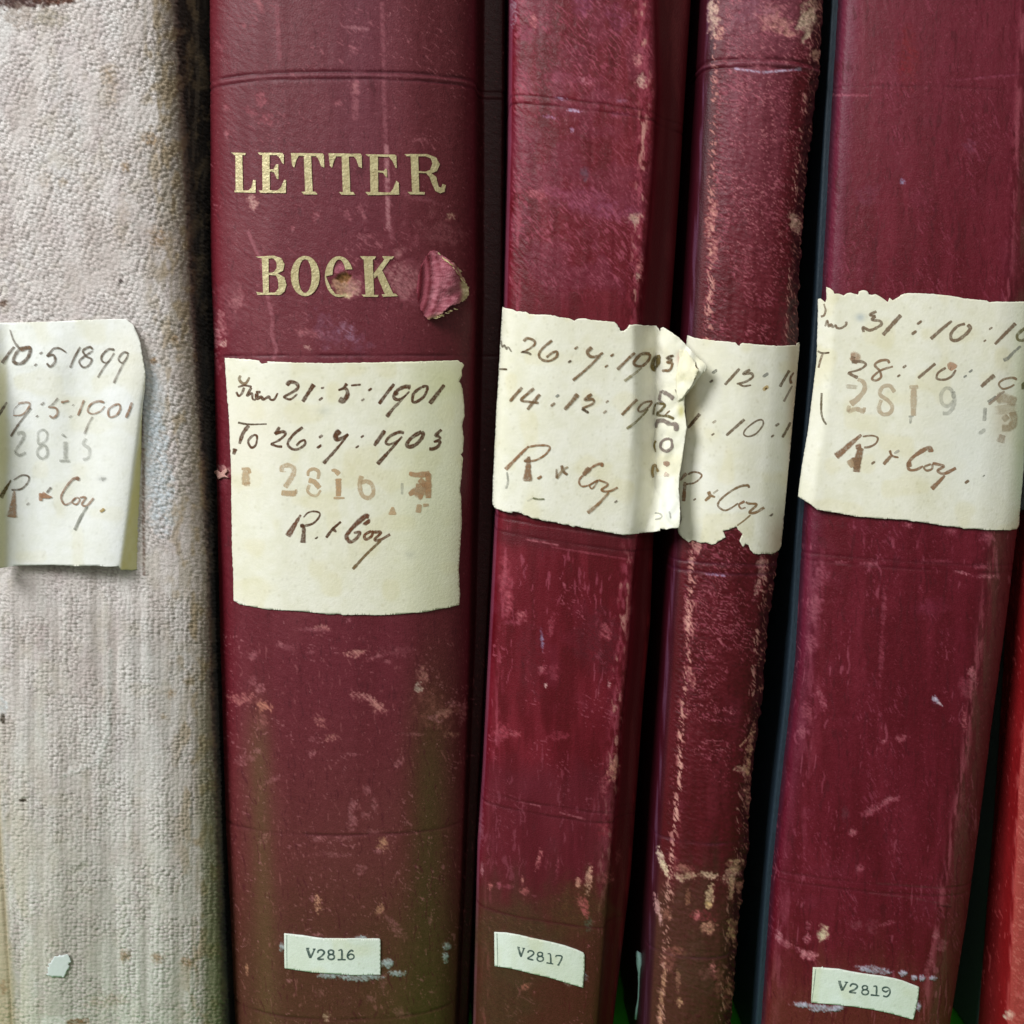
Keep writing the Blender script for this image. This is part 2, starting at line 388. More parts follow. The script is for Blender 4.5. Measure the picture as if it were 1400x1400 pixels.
def smooth(pts, close=False, step=1.0):
    P = np.array(pts, float)
    if len(P) == 2: P = np.array([P[0], P.mean(0), P[1]])
    if close: Q = np.vstack([P[-2], P, P[1]])
    else: Q = np.vstack([2*P[0]-P[1], P, 2*P[-1]-P[-2]])
    out = []
    for i in range(1, len(Q)-2):
        n = max(2, int(np.hypot(*(Q[i+1]-Q[i]))/step))
        for t in np.arange(n)/n:
            out.append(0.5*((2*Q[i])+(-Q[i-1]+Q[i+1])*t+(2*Q[i-1]-5*Q[i]+4*Q[i+1]-Q[i+2])*t*t+(-Q[i-1]+3*Q[i]-3*Q[i+1]+Q[i+2])*t**3))
    out.append(Q[-2]); return np.array(out)
BROWN = (98, 66, 46); PALE = (196, 162, 122); GREY = (150, 150, 140); DARK = (88, 66, 44); TYPE = (72, 92, 88)
def strokes(name, S, par, base, off, items, lift=None, seed=0, label=None):
    # items: (points, w0, w1, colour, alpha)
    VV = []; FF = []; CC = []; n = 0; rs = random.Random(seed)
    for q, (pts, w0, w1, col, al) in enumerate(items):
        if len(pts) == 1:
            x, y = pts[0]; r = w0*0.45; pts = [(x-0.5*r, y-0.7*r), (x+0.5*r, y+0.7*r)]; w1 = w0*0.9
        P = smooth(pts, close=(len(pts) > 3 and pts[0] == pts[-1])); m = len(P)
        T = np.gradient(P, axis=0); T /= np.linalg.norm(T, axis=1, keepdims=True)+1e-9; N2 = np.stack([-T[:, 1], T[:, 0]], 1)
        f = np.linspace(0, 1, m); w = (w0+(w1-w0)*f)*0.5*(1+0.22*(vn(f*m/4, f*0+q, seed % 5)-0.5))
        cap = np.minimum(1, np.minimum(np.arange(m)+0.9, np.arange(m)[::-1]+0.9)/1.7); w = w*np.sqrt(cap)*1.28*(1+0.25*(vn(f*m/2.2, f*0+q*1.7, 4)-0.5))
        rows = []
        for s_, a_ in ((-1.45, 0), (-0.85, 1), (0, 0.92), (0.85, 1), (1.45, 0)):
            rows.append((P+N2*(w*s_)[:, None], a_))
        pv = np.stack([r[0] for r in rows], 1).reshape(-1, 2)
        aa = np.repeat(np.array([r[1] for r in rows])[None], m, 0)*min(1, al*1.1)*(0.72+0.5*vn(f*m/6, f*0+q*3.3, 2))[:, None]
        o_ = np.full(len(pv), off + 0.000006*(q % 8+1))
        if lift: o_ = o_+lift(pv[:, 0], pv[:, 1])
        p3 = S.at(pv[:, 0], pv[:, 1], o_)
        VV.append(p3); FF.append(gridfaces(m, 5)+n); n += len(p3)
        cl = np.repeat(lin(col)[None], len(p3), 0); CC.append(np.concatenate([cl, np.clip(aa.ravel(), 0, 1)[:, None]], 1))
    V = np.vstack(VV); Fc = np.vstack(FF)
    a, b, c = V[Fc[:, 0]], V[Fc[:, 1]], V[Fc[:, 2]]; fl = np.cross(b-a, c-a)[:, 1] > 0; Fc[fl] = Fc[fl][:, ::-1]
    return mesh(name, V, Fc, M['ink'], par, col=np.vstack(CC), base=base, label=label)
def T_(ox, oy, k):   # turn readings taken on an enlargement into picture units
    return lambda *items: [([(ox+x*k, oy+y*k) for x, y in it[0]], it[1]*k, (it[2] if len(it) > 2 and it[2] else it[1])*k, it[3] if len(it) > 3 else BROWN, it[4] if len(it) > 4 else 0.85) for it in items]
def TP(ox, oy, k): return lambda poly: [(ox+x*k, oy+y*k) for x, y in poly]
# ------------------------------------------------------------------ the setting: shelf floor and back
_, ZS = unproj(700, 1401, 0.028); ZS = float(ZS)
ZT = 0.20
def struct(name, x0, x1, y0, y1, z0, z1, mat):
    p = [(x0, y0, z0), (x1, y0, z0), (x1, y1, z0), (x0, y1, z0), (x0, y0, z1), (x1, y0, z1), (x1, y1, z1), (x0, y1, z1)]
    f = [(3, 2, 1, 0), (4, 5, 6, 7), (0, 1, 5, 4), (1, 2, 6, 5), (2, 3, 7, 6), (3, 0, 4, 7)]
    o = mesh(name, p, f, mat, None, smooth=False); o['kind'] = 'structure'; return o
struct('shelf_floor', -0.6, 0.6, -0.05, 0.245, ZS-0.02, ZS, M['green'])
struct('shelf_back', -0.6, 0.6, 0.246, 0.26, ZS-0.02, 0.30, M['dark_back'])

BASE0 = -420
def ybot(S=None): return 1560
# row parameter that puts the foot of every spine on the shelf floor
def footrow(px, dep):
    y = 1400.0
    for i in range(40):
        _, z = unproj(px, y, dep); y += (float(z)-ZS-0.0005)/0.00021
    return y
def board(th, S, side, xoff, y0, y1, thick, mat, inset=0.0015, label=None):
    # a cover board: follows the spine's edge, then runs straight back into the shelf
    j = 0 if side < 0 else -1
    idx = np.unique(np.linspace(0, len(S.m)-1, 14).astype(int))
    V = []; 
    for i in idx:
        x, y, z = S.P[i, j]; xo = x + side*xoff
        for xx, yy in ((xo, y0), (xo, y1), (xo-side*thick, y1), (xo-side*thick, y0)): V.append((xx, yy, z))
    F_ = []
    for r in range(len(idx)-1):
        a = r*4; b = a+4
        for k in range(4): F_.append((a+k, a+(k+1) % 4, b+(k+1) % 4, b+k))
    F_.append((0, 1, 2, 3)); e = (len(idx)-1)*4; F_.append((e, e+1, e+2, e+3))
    o = mesh('cover_board', V, F_, mat, th, smooth=False, label=label); orient(o)
    bv = o.modifiers.new('soft_edges', 'BEVEL'); bv.width = 0.0006; bv.segments = 2
    return o
def pages(th, S, xl, xr, y0, y1):
    idx = (8, len(S.m)-3); V = []
    for i in idx:
        a = S.P[i, 0]; b = S.P[i, -1]; z = a[2]
        for xx, yy in ((a[0]+xl, y0), (b[0]-xr, y0), (b[0]-xr, y1), (a[0]+xl, y1)): V.append((xx, yy, z))
    o = mesh('text_block', V, [(0, 1, 2, 3), (4, 5, 6, 7), (0, 1, 5, 4), (1, 2, 6, 5), (2, 3, 7, 6), (3, 0, 4, 7)], M['pages'], th, smooth=False); orient(o)
def base_of(S):
    p = S.P[-1].mean(0); return (float(p[0]), 0.11, float(ZS))

# ================================================================== BOOK 1: grey linen
L1 = [(0, -95), (700, -70), (1000, -22), (1400, -4)]
R1 = [(0, 239), (100, 244), (200, 250), (400, 261), (600, 273), (760, 283), (1050, 293), (1400, 304)]
R1b = [(0, 287), (400, 287), (760, 296), (1050, 303), (1400, 314)]
S1 = Surf([(0.006, L1), (0.0055, R1), (0.022, R1b)], [(-0.06, 0.030), (-0.01, 0.012), (0, None), (0.10, 0.0015), (0.35, 0.0), (0.75, 0.0), (0.92, 0.0016), (1, None), (1.12, 0.011), (1.8, 0.019), (2, None), (2.1, 0.034)], lean=-0.01, y1=footrow(140, 0.0))
B1 = Thing('linen_ledger', 'grey linen covered ledger at the far left with a dirty mottled cloth spine', 'book', base_of(S1))
A = Paint(S1, (222, 213, 209), 0.85); X, Y = A.X, A.Y
big = fbm(X/55, Y/110, 1, 3); A.mix(sst(0.45, 0.75, big)*0.55, (206, 205, 203)); A.mix(sst(0.55, 0.2, big)*0.5, (176, 164, 158))
A.mix(sst(0.5, 0.8, fbm(X/25, Y/60, 5, 3))*0.35, (184, 168, 168))
lowr = sst(780, 1350, Y); A.mix(lowr*0.5, (198, 194, 182)); A.mix(lowr*sst(0.45, 0.7, fbm(X/9, Y/140, 2, 2))*0.5, (206, 202, 190))
# weave: slanting dents above, banded rows below
w = sst(700, 860, Y + 60*(vn(X/40, Y/40, 3)-0.5))
wx = X+3*(vn(X/16, Y/16, 2)-.5); wy = Y+3*(vn(X/16, Y/16, 5)-.5)
u, v = rot(wx, wy, 20); a1, a2, a3 = worley(u/8.2, v/4.1, 1); b1, b2, b3 = worley(wx/6.6, wy/4.4, 2, .62)
gap_ = (a2-a1)*(1-w)+(b2-b1)*w; dome = np.clip(1-((a1*(1-w)+b1*w)/0.75)**2, 0, 1); cid = a3*(1-w)+b3*w
dens = 0.45+0.55*sst(0.3, 0.6, fbm(X/24, Y/34, 6, 2)); fz = vn(X/2.2, Y/1.6, 4)
A.h += (dome-.5)*.00032*dens+(sst(0, .35, gap_)-.5)*.00016*dens+(cid-.5)*.00018*dens
A.mix(sst(.22+.2*fz, .02, gap_)*.55*dens, (124, 114, 108)); A.mix(sst(.66, 1.0, cid)*.42*dens, (164, 154, 150)); A.mix(sst(.38, .05, cid)*.4*dens, (222, 218, 214)); A.mix(sst(.3, .8, fz)*.14, (226, 222, 218))
vs = fbm(X/11, Y/240, 3, 2); A.mix(sst(.5, .3, vs)*sst(700, 900, Y)*.35, (160, 152, 144)); A.mix(sst(.55, .7, vs)*sst(700, 900, Y)*.35, (216, 213, 206)); A.h += (vs-.5)*.0005*sst(700, 900, Y)
A.mix(sst(.55, .75, fbm(X/30, Y/50, 6, 3))*.22, (172, 156, 148)); A.mix(sst(.6, .8, fbm(X/22, Y/30, 2, 3))*.2, (176, 164, 142))
ridg = fbm(X/19, Y/300, 4, 2); A.h += (ridg-0.5)*0.0004*lowr; A.mix(sst(0.5, 0.35, ridg)*lowr*0.25, (150, 146, 132)); A.mix(sst(0.55, 0.7, ridg)*lowr*0.3, (212, 210, 200))
# right shoulder: shade of the turning side painted in, with yellow-brown grime
ed = X-pl(R1, Y); A.mix(sst(-40, -6, ed + 12*(fbm(X/7, Y/5, 1, 2)-0.5))*0.62, (128, 114, 102)); A.mix(sst(-6, 8, ed+8*(vn(X/3, Y/3, 2)-0.5)), (52, 42, 36), dr=-0.1)
A.mix(sst(-60, -30, ed)*sst(0.45, 0.7, fbm(X/6, Y/50, 3, 2))*0.45, (150, 138, 120)); A.mix(sst(-75, -20, ed)*sst(.5, .68, fbm(X/13, Y/22, 5, 3))*.6, (146, 126, 96)); A.mix(sst(90, 0, X)*sst(850, 1300, Y)*sst(.4, .65, fbm(X/18, Y/50, 1, 3))*.4, (176, 164, 132))
A.mix(sst(780, 1350, Y)*sst(-30, -12, ed)*sst(14, -6, ed)*0.5, (96, 104, 62))  # green tinge low on the edge: bounce from the shelf painted in
A.mix(sst(9, 0, X-pl([(0, -60), (1050, -6), (1400, 15)], Y))*sst(950, 1050, Y)*0.7, (168, 152, 120)); A.h -= sst(3, 0, np.abs(X-pl([(0, -60), (1050, -6), (1400, 15)], Y)))*0.0006
st = (168, 132, 92)
for a in [(148, 100, 10, 14, 0.6), (152, 125, 8, 22, 0.4), (172, 228, 5, 7, 0.8), (205, 190, 8, 7, 0.9), (218, 200, 10, 12, 0.6), (217, 325, 12, 12, 0.75), (232, 335, 10, 10, 0.6),
          (86, 250, 5, 6, 0.6), (60, 245, 9, 12, 0.3), (240, 462, 5, 4, 0.9), (210, 493, 4, 4, 1.0), (233, 950, 5, 5, 0.8), (224, 980, 4, 4, 0.7), (171, 1306, 6, 8, 0.85), (216, 1310, 7, 6, 0.8), (255, 1315, 7, 7, 0.9),
          (145, 1370, 22, 10, 0.45), (3, 1350, 7, 9, 0.8), (170, 300, 7, 40, 0.25), (165, 384, 3, 3, 0.0), (100, 190, 20, 30, 0.12)]:
    A.blob(a[0], a[1], a[2], a[3], (136, 106, 74) if a[4] > 0.7 else (158, 136, 110), a[4]*0.8, rag=0.7, soft=0.7)
A.blob(165, 384, 3.2, 2.6, (60, 50, 48)); A.blob(3, 415, 6, 4, (120, 100, 88), rag=0.4); A.blob(8, 412, 3, 3, (84, 68, 58))
A.blob(4, 982, 3.5, 8, (58, 48, 36)); A.blob(32, 1094, 6, 2.6, (70, 62, 50)); A.blob(4, 966, 6, 12, (200, 206, 208), 0.7)
A.blob(18, 2, 60, 9, (70, 48, 44), 0.95, rag=0.6); A.blob(75, -2, 32, 8, (84, 52, 40), 0.9, rag=0.5); A.blob(70, 26, 22, 13, (150, 140, 122), 0.7, soft=0.5); A.blob(25, 22, 22, 14, (138, 122, 110), 0.5, rag=0.6)
bl = (198, 206, 212)
A.blob(206, 560, 17, 66, bl, 0.75, ang=-4, rag=0.5, soft=0.3); A.blob(216, 640, 18, 70, bl, 0.75, ang=-6, rag=0.55); A.blob(222, 700, 16, 30, bl, 0.5, rag=0.6)
A.line([(193, 540), (196, 640), (197, 785)], 2.0, (104, 82, 70), 0.7); A.line([(88, 1060), (135, 1040), (148, 1000), (151, 890)], 3.5, (214, 214, 208), 0.55, dh=0.0004); A.line([(94, 1194), (118, 1183)], 4, (150, 148, 132), 0.7, dh=-0.0003); A.line([(60, 1398), (110, 1396)], 7, (206, 204, 196), 0.8)
A.line([(95, 1398), (118, 1396)], 4, (110, 84, 56), 0.9); A.line([(126, 770), (128, 830), (126, 910)], 4.0, (150, 140, 132), 0.35, dh=-0.0003); A.line([(57, 860), (55, 900)], 8, (160, 142, 140), 0.4)
A.build('spine', M['linen'], B1)
board(B1, S1, -1, -0.0005, 0.012, 0.235, 0.003, M['board_brown']); board(B1, S1, 1, -0.0005, 0.030, 0.235, 0.003, M['board_brown'])
pages(B1, S1, 0.003, 0.003, 0.03, 0.23)
t = ragged([(76, 1306), (92, 1304), (97, 1309), (95, 1322), (88, 1335), (75, 1335), (65, 1331), (68, 1318)], 1.6, 2.0, 5)
V, T = cutmesh([t], g=3); piece('paper_scrap', S1, V, T, M['paper'], B1, None, 0.0004, col=(212, 218, 216), thick=0.0001, label='small torn scrap of pale blue paper stuck low on the cloth')

# its label, lifting  at the left and right
crease = [(430, 215), (470, 206), (540, 196), (560, 193), (600, 188), (640, 182), (700, 174), (775, 163), (800, 160)]
Redge = [(430, 230), (470, 214), (540, 206), (560, 203), (800, 199)]
LS1 = Surf([(-0.012, [(430, -45), (800, -45)]), ([(430, -0.0002), (500, -0.0018), (800, -0.0022)], [(430, 12), (470, 14), (560, 20), (640, 17), (700, 14), (760, 4), (800, 0)]),
            ([(430, 0.000), (540, -0.0014), (780, -0.0040)], crease), ([(430, 0.0030), (540, 0.0034), (780, 0.0022)], Redge)],
           [(0, [(430, -0.0020), (500, -0.0075), (560, -0.0115), (800, -0.0115)]), (1, None), (1.3, [(430, -0.0004), (500, -0.0019), (800, -0.0026)]), (1.5, [(430, -0.0004), (800, -0.0034)]), (1.88, [(430, -0.0003), (540, -0.0022), (780, -0.0044)]), (2, None), (2.25, [(430, 0.0006), (540, -0.0002), (780, -0.0024)]), (3, None)], lean=0.0, y0=415, y1=800, step=3)
k1 = TP(0, 430, .15); k2 = TP(0, 590, .15)
edge = ragged([(-40, 443)] + k1([(0, 75), (500, 62), (900, 45), (1150, 42)]), 0.4, 6, 2)[:-30 or None]
out = [(-40, 443)] + k1([(0, 75), (240, 72), (500, 64), (760, 50), (1000, 44), (1150, 42), (1215, 95), (1240, 150), (1262, 200), (1280, 250), (1300, 380), (1322, 500), (1325, 560), (1315, 690), (1300, 790), (1290, 900), (1284, 1050)]) + \
    k2([(1284, 100), (1282, 500), (1280, 900), (1272, 1262), (1240, 1255), (1200, 1265), (1150, 1258), (1100, 1262), (1080, 1225), (1000, 1232), (850, 1222), (700, 1226), (520, 1215), (350, 1218), (150, 1220), (60, 1235), (0, 1245)]) + [(-40, 779)]
V, T = cutmesh([ragged(out, 0.35, 4, 3)], g=3.2)
pc1 = papercol((233, 236, 238), 1, [(150, 650, 60, 90, (238, 237, 226), 0.5), (140, 655, 5, 3, (170, 170, 165), 0.7), (175, 480, 30, 40, (238, 234, 218), 0.5)])
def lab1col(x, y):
    c = pc1(x, y); m = sst(-1, 4, x-pl(crease, y))*sst(545, 570, y)*(.75+.25*vn(x/5, y/12, 2)); m2 = sst(14, 4, x)*sst(470, 520, y)*.5; m = np.maximum(m, m2)[:, None]  # yellowed strip past the crease; olive shade painted on the left fold
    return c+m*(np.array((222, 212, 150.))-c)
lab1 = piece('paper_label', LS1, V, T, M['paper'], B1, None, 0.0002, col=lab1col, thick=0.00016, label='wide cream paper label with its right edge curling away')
a = T_(0, 430, .15); b = T_(0, 590, .15)
GR = (112, 98, 84); 
strokes('handwriting', LS1, lab1, B1.loc, 0.00038, a(([(135, 295), (80, 360), (15, 445)], 14, 24, GR), ([(180, 320), (130, 400), (140, 440), (200, 445), (260, 390), (280, 310), (230, 305), (180, 320)], 20, 20, GR), ([(190, 325), (250, 305), (285, 300)], 26, 20, (130, 104, 82)),
    ([(95, 140), (130, 240), (180, 310)], 8, 16, GR, .7), ([(378, 352)], 22, 0, GR, .7), ([(328, 458)], 18, 0, GR), ([(490, 310), (545, 308), (605, 345)], 12, 9, GR), ([(490, 310), (430, 380)], 9, 12, GR), ([(430, 380), (490, 370), (505, 430), (462, 475), (430, 445)], 14, 14, GR),
    ([(735, 295), (680, 390), (640, 485)], 10, 14, GR), ([(850, 320), (820, 295), (760, 330), (790, 380), (840, 410), (810, 465), (760, 480), (725, 430), (760, 390), (850, 330)], 14, 10, GR),
    ([(1045, 320), (990, 318), (930, 380), (940, 430), (990, 430), (1045, 350)], 14, 8, GR), ([(1000, 420), (945, 490), (895, 575)], 8, 12, GR, .7), ([(1175, 355), (1130, 345), (1085, 400), (1110, 440), (1150, 410), (1170, 365)], 12, 8, GR), ([(1160, 390), (1100, 500), (1040, 625)], 8, 14, GR, .65)), seed=1)
BR2 = (158, 128, 106)
strokes('handwriting', LS1, lab1, B1.loc, 0.00038, a(([(60, 800), (5, 880), (-30, 930)], 14, 20, GR), ([(170, 810), (255, 800), (275, 830), (210, 910), (125, 920)], 14, 8, BR2), ([(125, 920), (135, 860), (180, 815)], 6, 6, GR, .6), ([(290, 850), (180, 990), (100, 1110)], 8, 16, GR),
    ([(392, 812)], 28, 0, GR, .5), ([(342, 925)], 18, 0, GR, .8), ([(530, 760), (490, 810), (445, 845)], 12, 8, GR, .7), ([(445, 845), (510, 850), (528, 900), (490, 940), (455, 920)], 10, 14, BR2), ([(560, 800), (630, 785)], 14, 10, BR2), ([(668, 825)], 14, 0, GR, .6), ([(645, 928)], 24, 0, GR, .4),
    ([(770, 780), (715, 920)], 12, 14, BR2), ([(955, 800), (900, 790), (830, 820), (805, 880), (850, 905), (920, 880), (960, 835)], 14, 8, BR2), ([(850, 930), (810, 1000), (775, 1090)], 10, 16, GR, .5), ([(1080, 815), (1000, 860), (1000, 930), (1060, 920), (1100, 860), (1080, 815)], 12, 12, BR2), ([(1205, 800), (1180, 870), (1150, 940)], 16, 14, BR2)), seed=2)
strokes('stamped_number', LS1, lab1, B1.loc, 0.00038, b(([(160, 20), (205, 8), (222, 50), (160, 150), (140, 190)], 24, 16, GREY, .5), ([(140, 190), (185, 215), (240, 190)], 18, 18, GREY, .55), ([(350, 50), (355, 5), (400, -18), (435, 20), (420, 80), (360, 112), (350, 50)], 14, 14, GREY, .45), ([(400, 120), (350, 165), (350, 215), (390, 245), (435, 210), (430, 150), (400, 120)], 18, 16, GREY, .5),
    ([(565, 22), (605, 50)], 16, 12, GREY, .5), ([(600, 90), (600, 250)], 26, 26, GREY, .4), ([(545, 265), (640, 265)], 16, 16, GREY, .55), ([(790, 60), (765, 110), (820, 160), (812, 235), (760, 255)], 20, 20, GREY, .32), ([(930, 435), (975, 420)], 26, 10, GREY, .3)), seed=3)
strokes('handwriting', LS1, lab1, B1.loc, 0.00038, b(([(0, 600), (50, 520), (105, 440)], 30, 10, (96, 80, 40)), ([(130, 440), (200, 398), (262, 405), (262, 455), (200, 520), (110, 530)], 9, 12, GR), ([(135, 540), (128, 640), (110, 780)], 12, 60, (162, 130, 102), .8), ([(260, 658)], 24, 0, GR, .5),
    ([(380, 560), (375, 630)], 26, 20, (168, 128, 100)), ([(385, 572), (440, 592), (478, 597)], 40, 10, (168, 128, 100)), ([(470, 505), (430, 555)], 14, 10, GR, .8), ([(725, 445), (712, 420), (660, 440), (590, 530), (562, 600), (590, 660), (640, 650), (700, 600)], 16, 9, (150, 118, 98)), ([(720, 430), (690, 428)], 24, 14, (150, 118, 98)),
    ([(700, 600), (662, 640), (700, 662), (732, 620), (700, 600)], 10, 10, BR2), ([(732, 600), (785, 600), (752, 660), (795, 675), (860, 605)], 12, 14, BR2), ([(800, 680), (740, 780), (685, 895)], 12, 20, GREY, .8), ([(937, 716)], 34, 0, (176, 150, 96), .9)), seed=4)

# ================================================================== BOOK 2: LETTER BOOK
L2 = [(0, 287), (350, 288), (470, 292), (870, 301), (1110, 308), (1400, 322)]
R2 = [(0, 649), (400, 649), (870, 641), (1110, 633), (1400, 621)]
R2b = [(0, 691), (430, 688), (700, 676), (1060, 656), (1400, 640)]
BR = 'x'
S2 = Surf([(0.0125, L2), (0.0105, R2), (0.024, R2b)], [(-0.04, 0.040), (-0.012, 0.022), (0, None), (0.035, 0.0085), (0.12, 0.0048), (0.3, 0.0010), (0.52, 0.0), (0.75, 0.0012), (0.90, 0.0045), (0.97, 0.0075), (1, None), (1.10, 0.019), (1.3, 0.0222), (1.9, 0.0225), (2, None), (2.02, 0.040)], y1=footrow(470, 0.0))
B2 = Thing('letter_book', 'thick maroon leather book lettered in gold with a torn flap beside the lettering', 'book', base_of(S2))
A = Paint(S2, (106, 42, 54), 0.50); X, Y, U, R = A.X, A.Y, A.U, A.R
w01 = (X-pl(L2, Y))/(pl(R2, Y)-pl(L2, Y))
n1 = fbm(X/60, Y/160, 1, 3); n2 = fbm(X/22, Y/300, 2, 3)
A.mix(sst(0.4, 0.75, n1)*0.5, (122, 62, 68)); A.mix(sst(0.55, 0.3, n2)*0.4, (92, 28, 40))
A.mix(np.exp(-((w01-0.57)/0.14)**2)*sst(520, 0, Y)*0.45, (112, 60, 82)); A.mix(sst(0.09, 0.0, w01)*0.7, (104, 22, 38)); A.mix(sst(0.66, 1.0, w01)*0.65, (74, 24, 30)); A.mix(sst(430, 60, Y)*.25, (96, 40, 48))  # right side painted darker, as it turns away from the light
A.mix(sst(860, 1250, Y+60*(n1-0.5))*0.7, (98, 58, 50)); A.mix(sst(1150, 1330, Y+40*(n2-.5))*0.75, (84, 58, 40))
A.mix(np.exp(-((w01-0.86)/0.09)**2)*sst(800, 1100, Y)*0.85, (80, 70, 36)); A.mix(np.exp(-((w01-0.15)/0.05)**2)*sst(900, 1050, Y)*0.75, (98, 76, 50)); A.mix(sst(1180, 1400, Y)*sst(0.5, 0.8, w01)*0.7, (80, 70, 36))  # olive streaks paint the shelf's green bounce into the leather
A.mix(sst(0.0, 0.03, w01-1), (56, 22, 25)); A.r += sst(0.5, 0.2, n2)*0.08  # joint past the right edge painted dark in place of its shade
pk = (176, 116, 120); cr = (206, 170, 156)
A.nicks(pk, 38, 9, 1.7, 0.80, 0.5, sst(0.38, 0.7, fbm(X/45, Y/50, 3, 3))*sst(560, 430, Y)*sst(1.0,.98,w01), 1)
A.nicks(pk, 38, 5, 1.2, 0.88, 0.45, sst(560, 430, Y), 2, warp=1.5); A.nicks(pk, 20, 5, 1.8, 0.80, 0.55, sst(0.45, 0.7, fbm(X/40, Y/40, 4, 3))*sst(840, 870, Y), 3)
A.nicks((170, 110, 108), 80, 9, 1.5, 0.85, 0.4, sst(840, 870, Y), 5); A.nicks((70, 20, 32), 85, 16, 1.6, 0.8, 0.4, 1, 6)
A.nicks((190, 140, 138), 0, 2.2, 2.2, 0.93, 0.7, 1, 7); A.mix(sst(0.3, 0.9, vn(X/1.8, Y/1.8, 4))*0.10, (150, 92, 92))
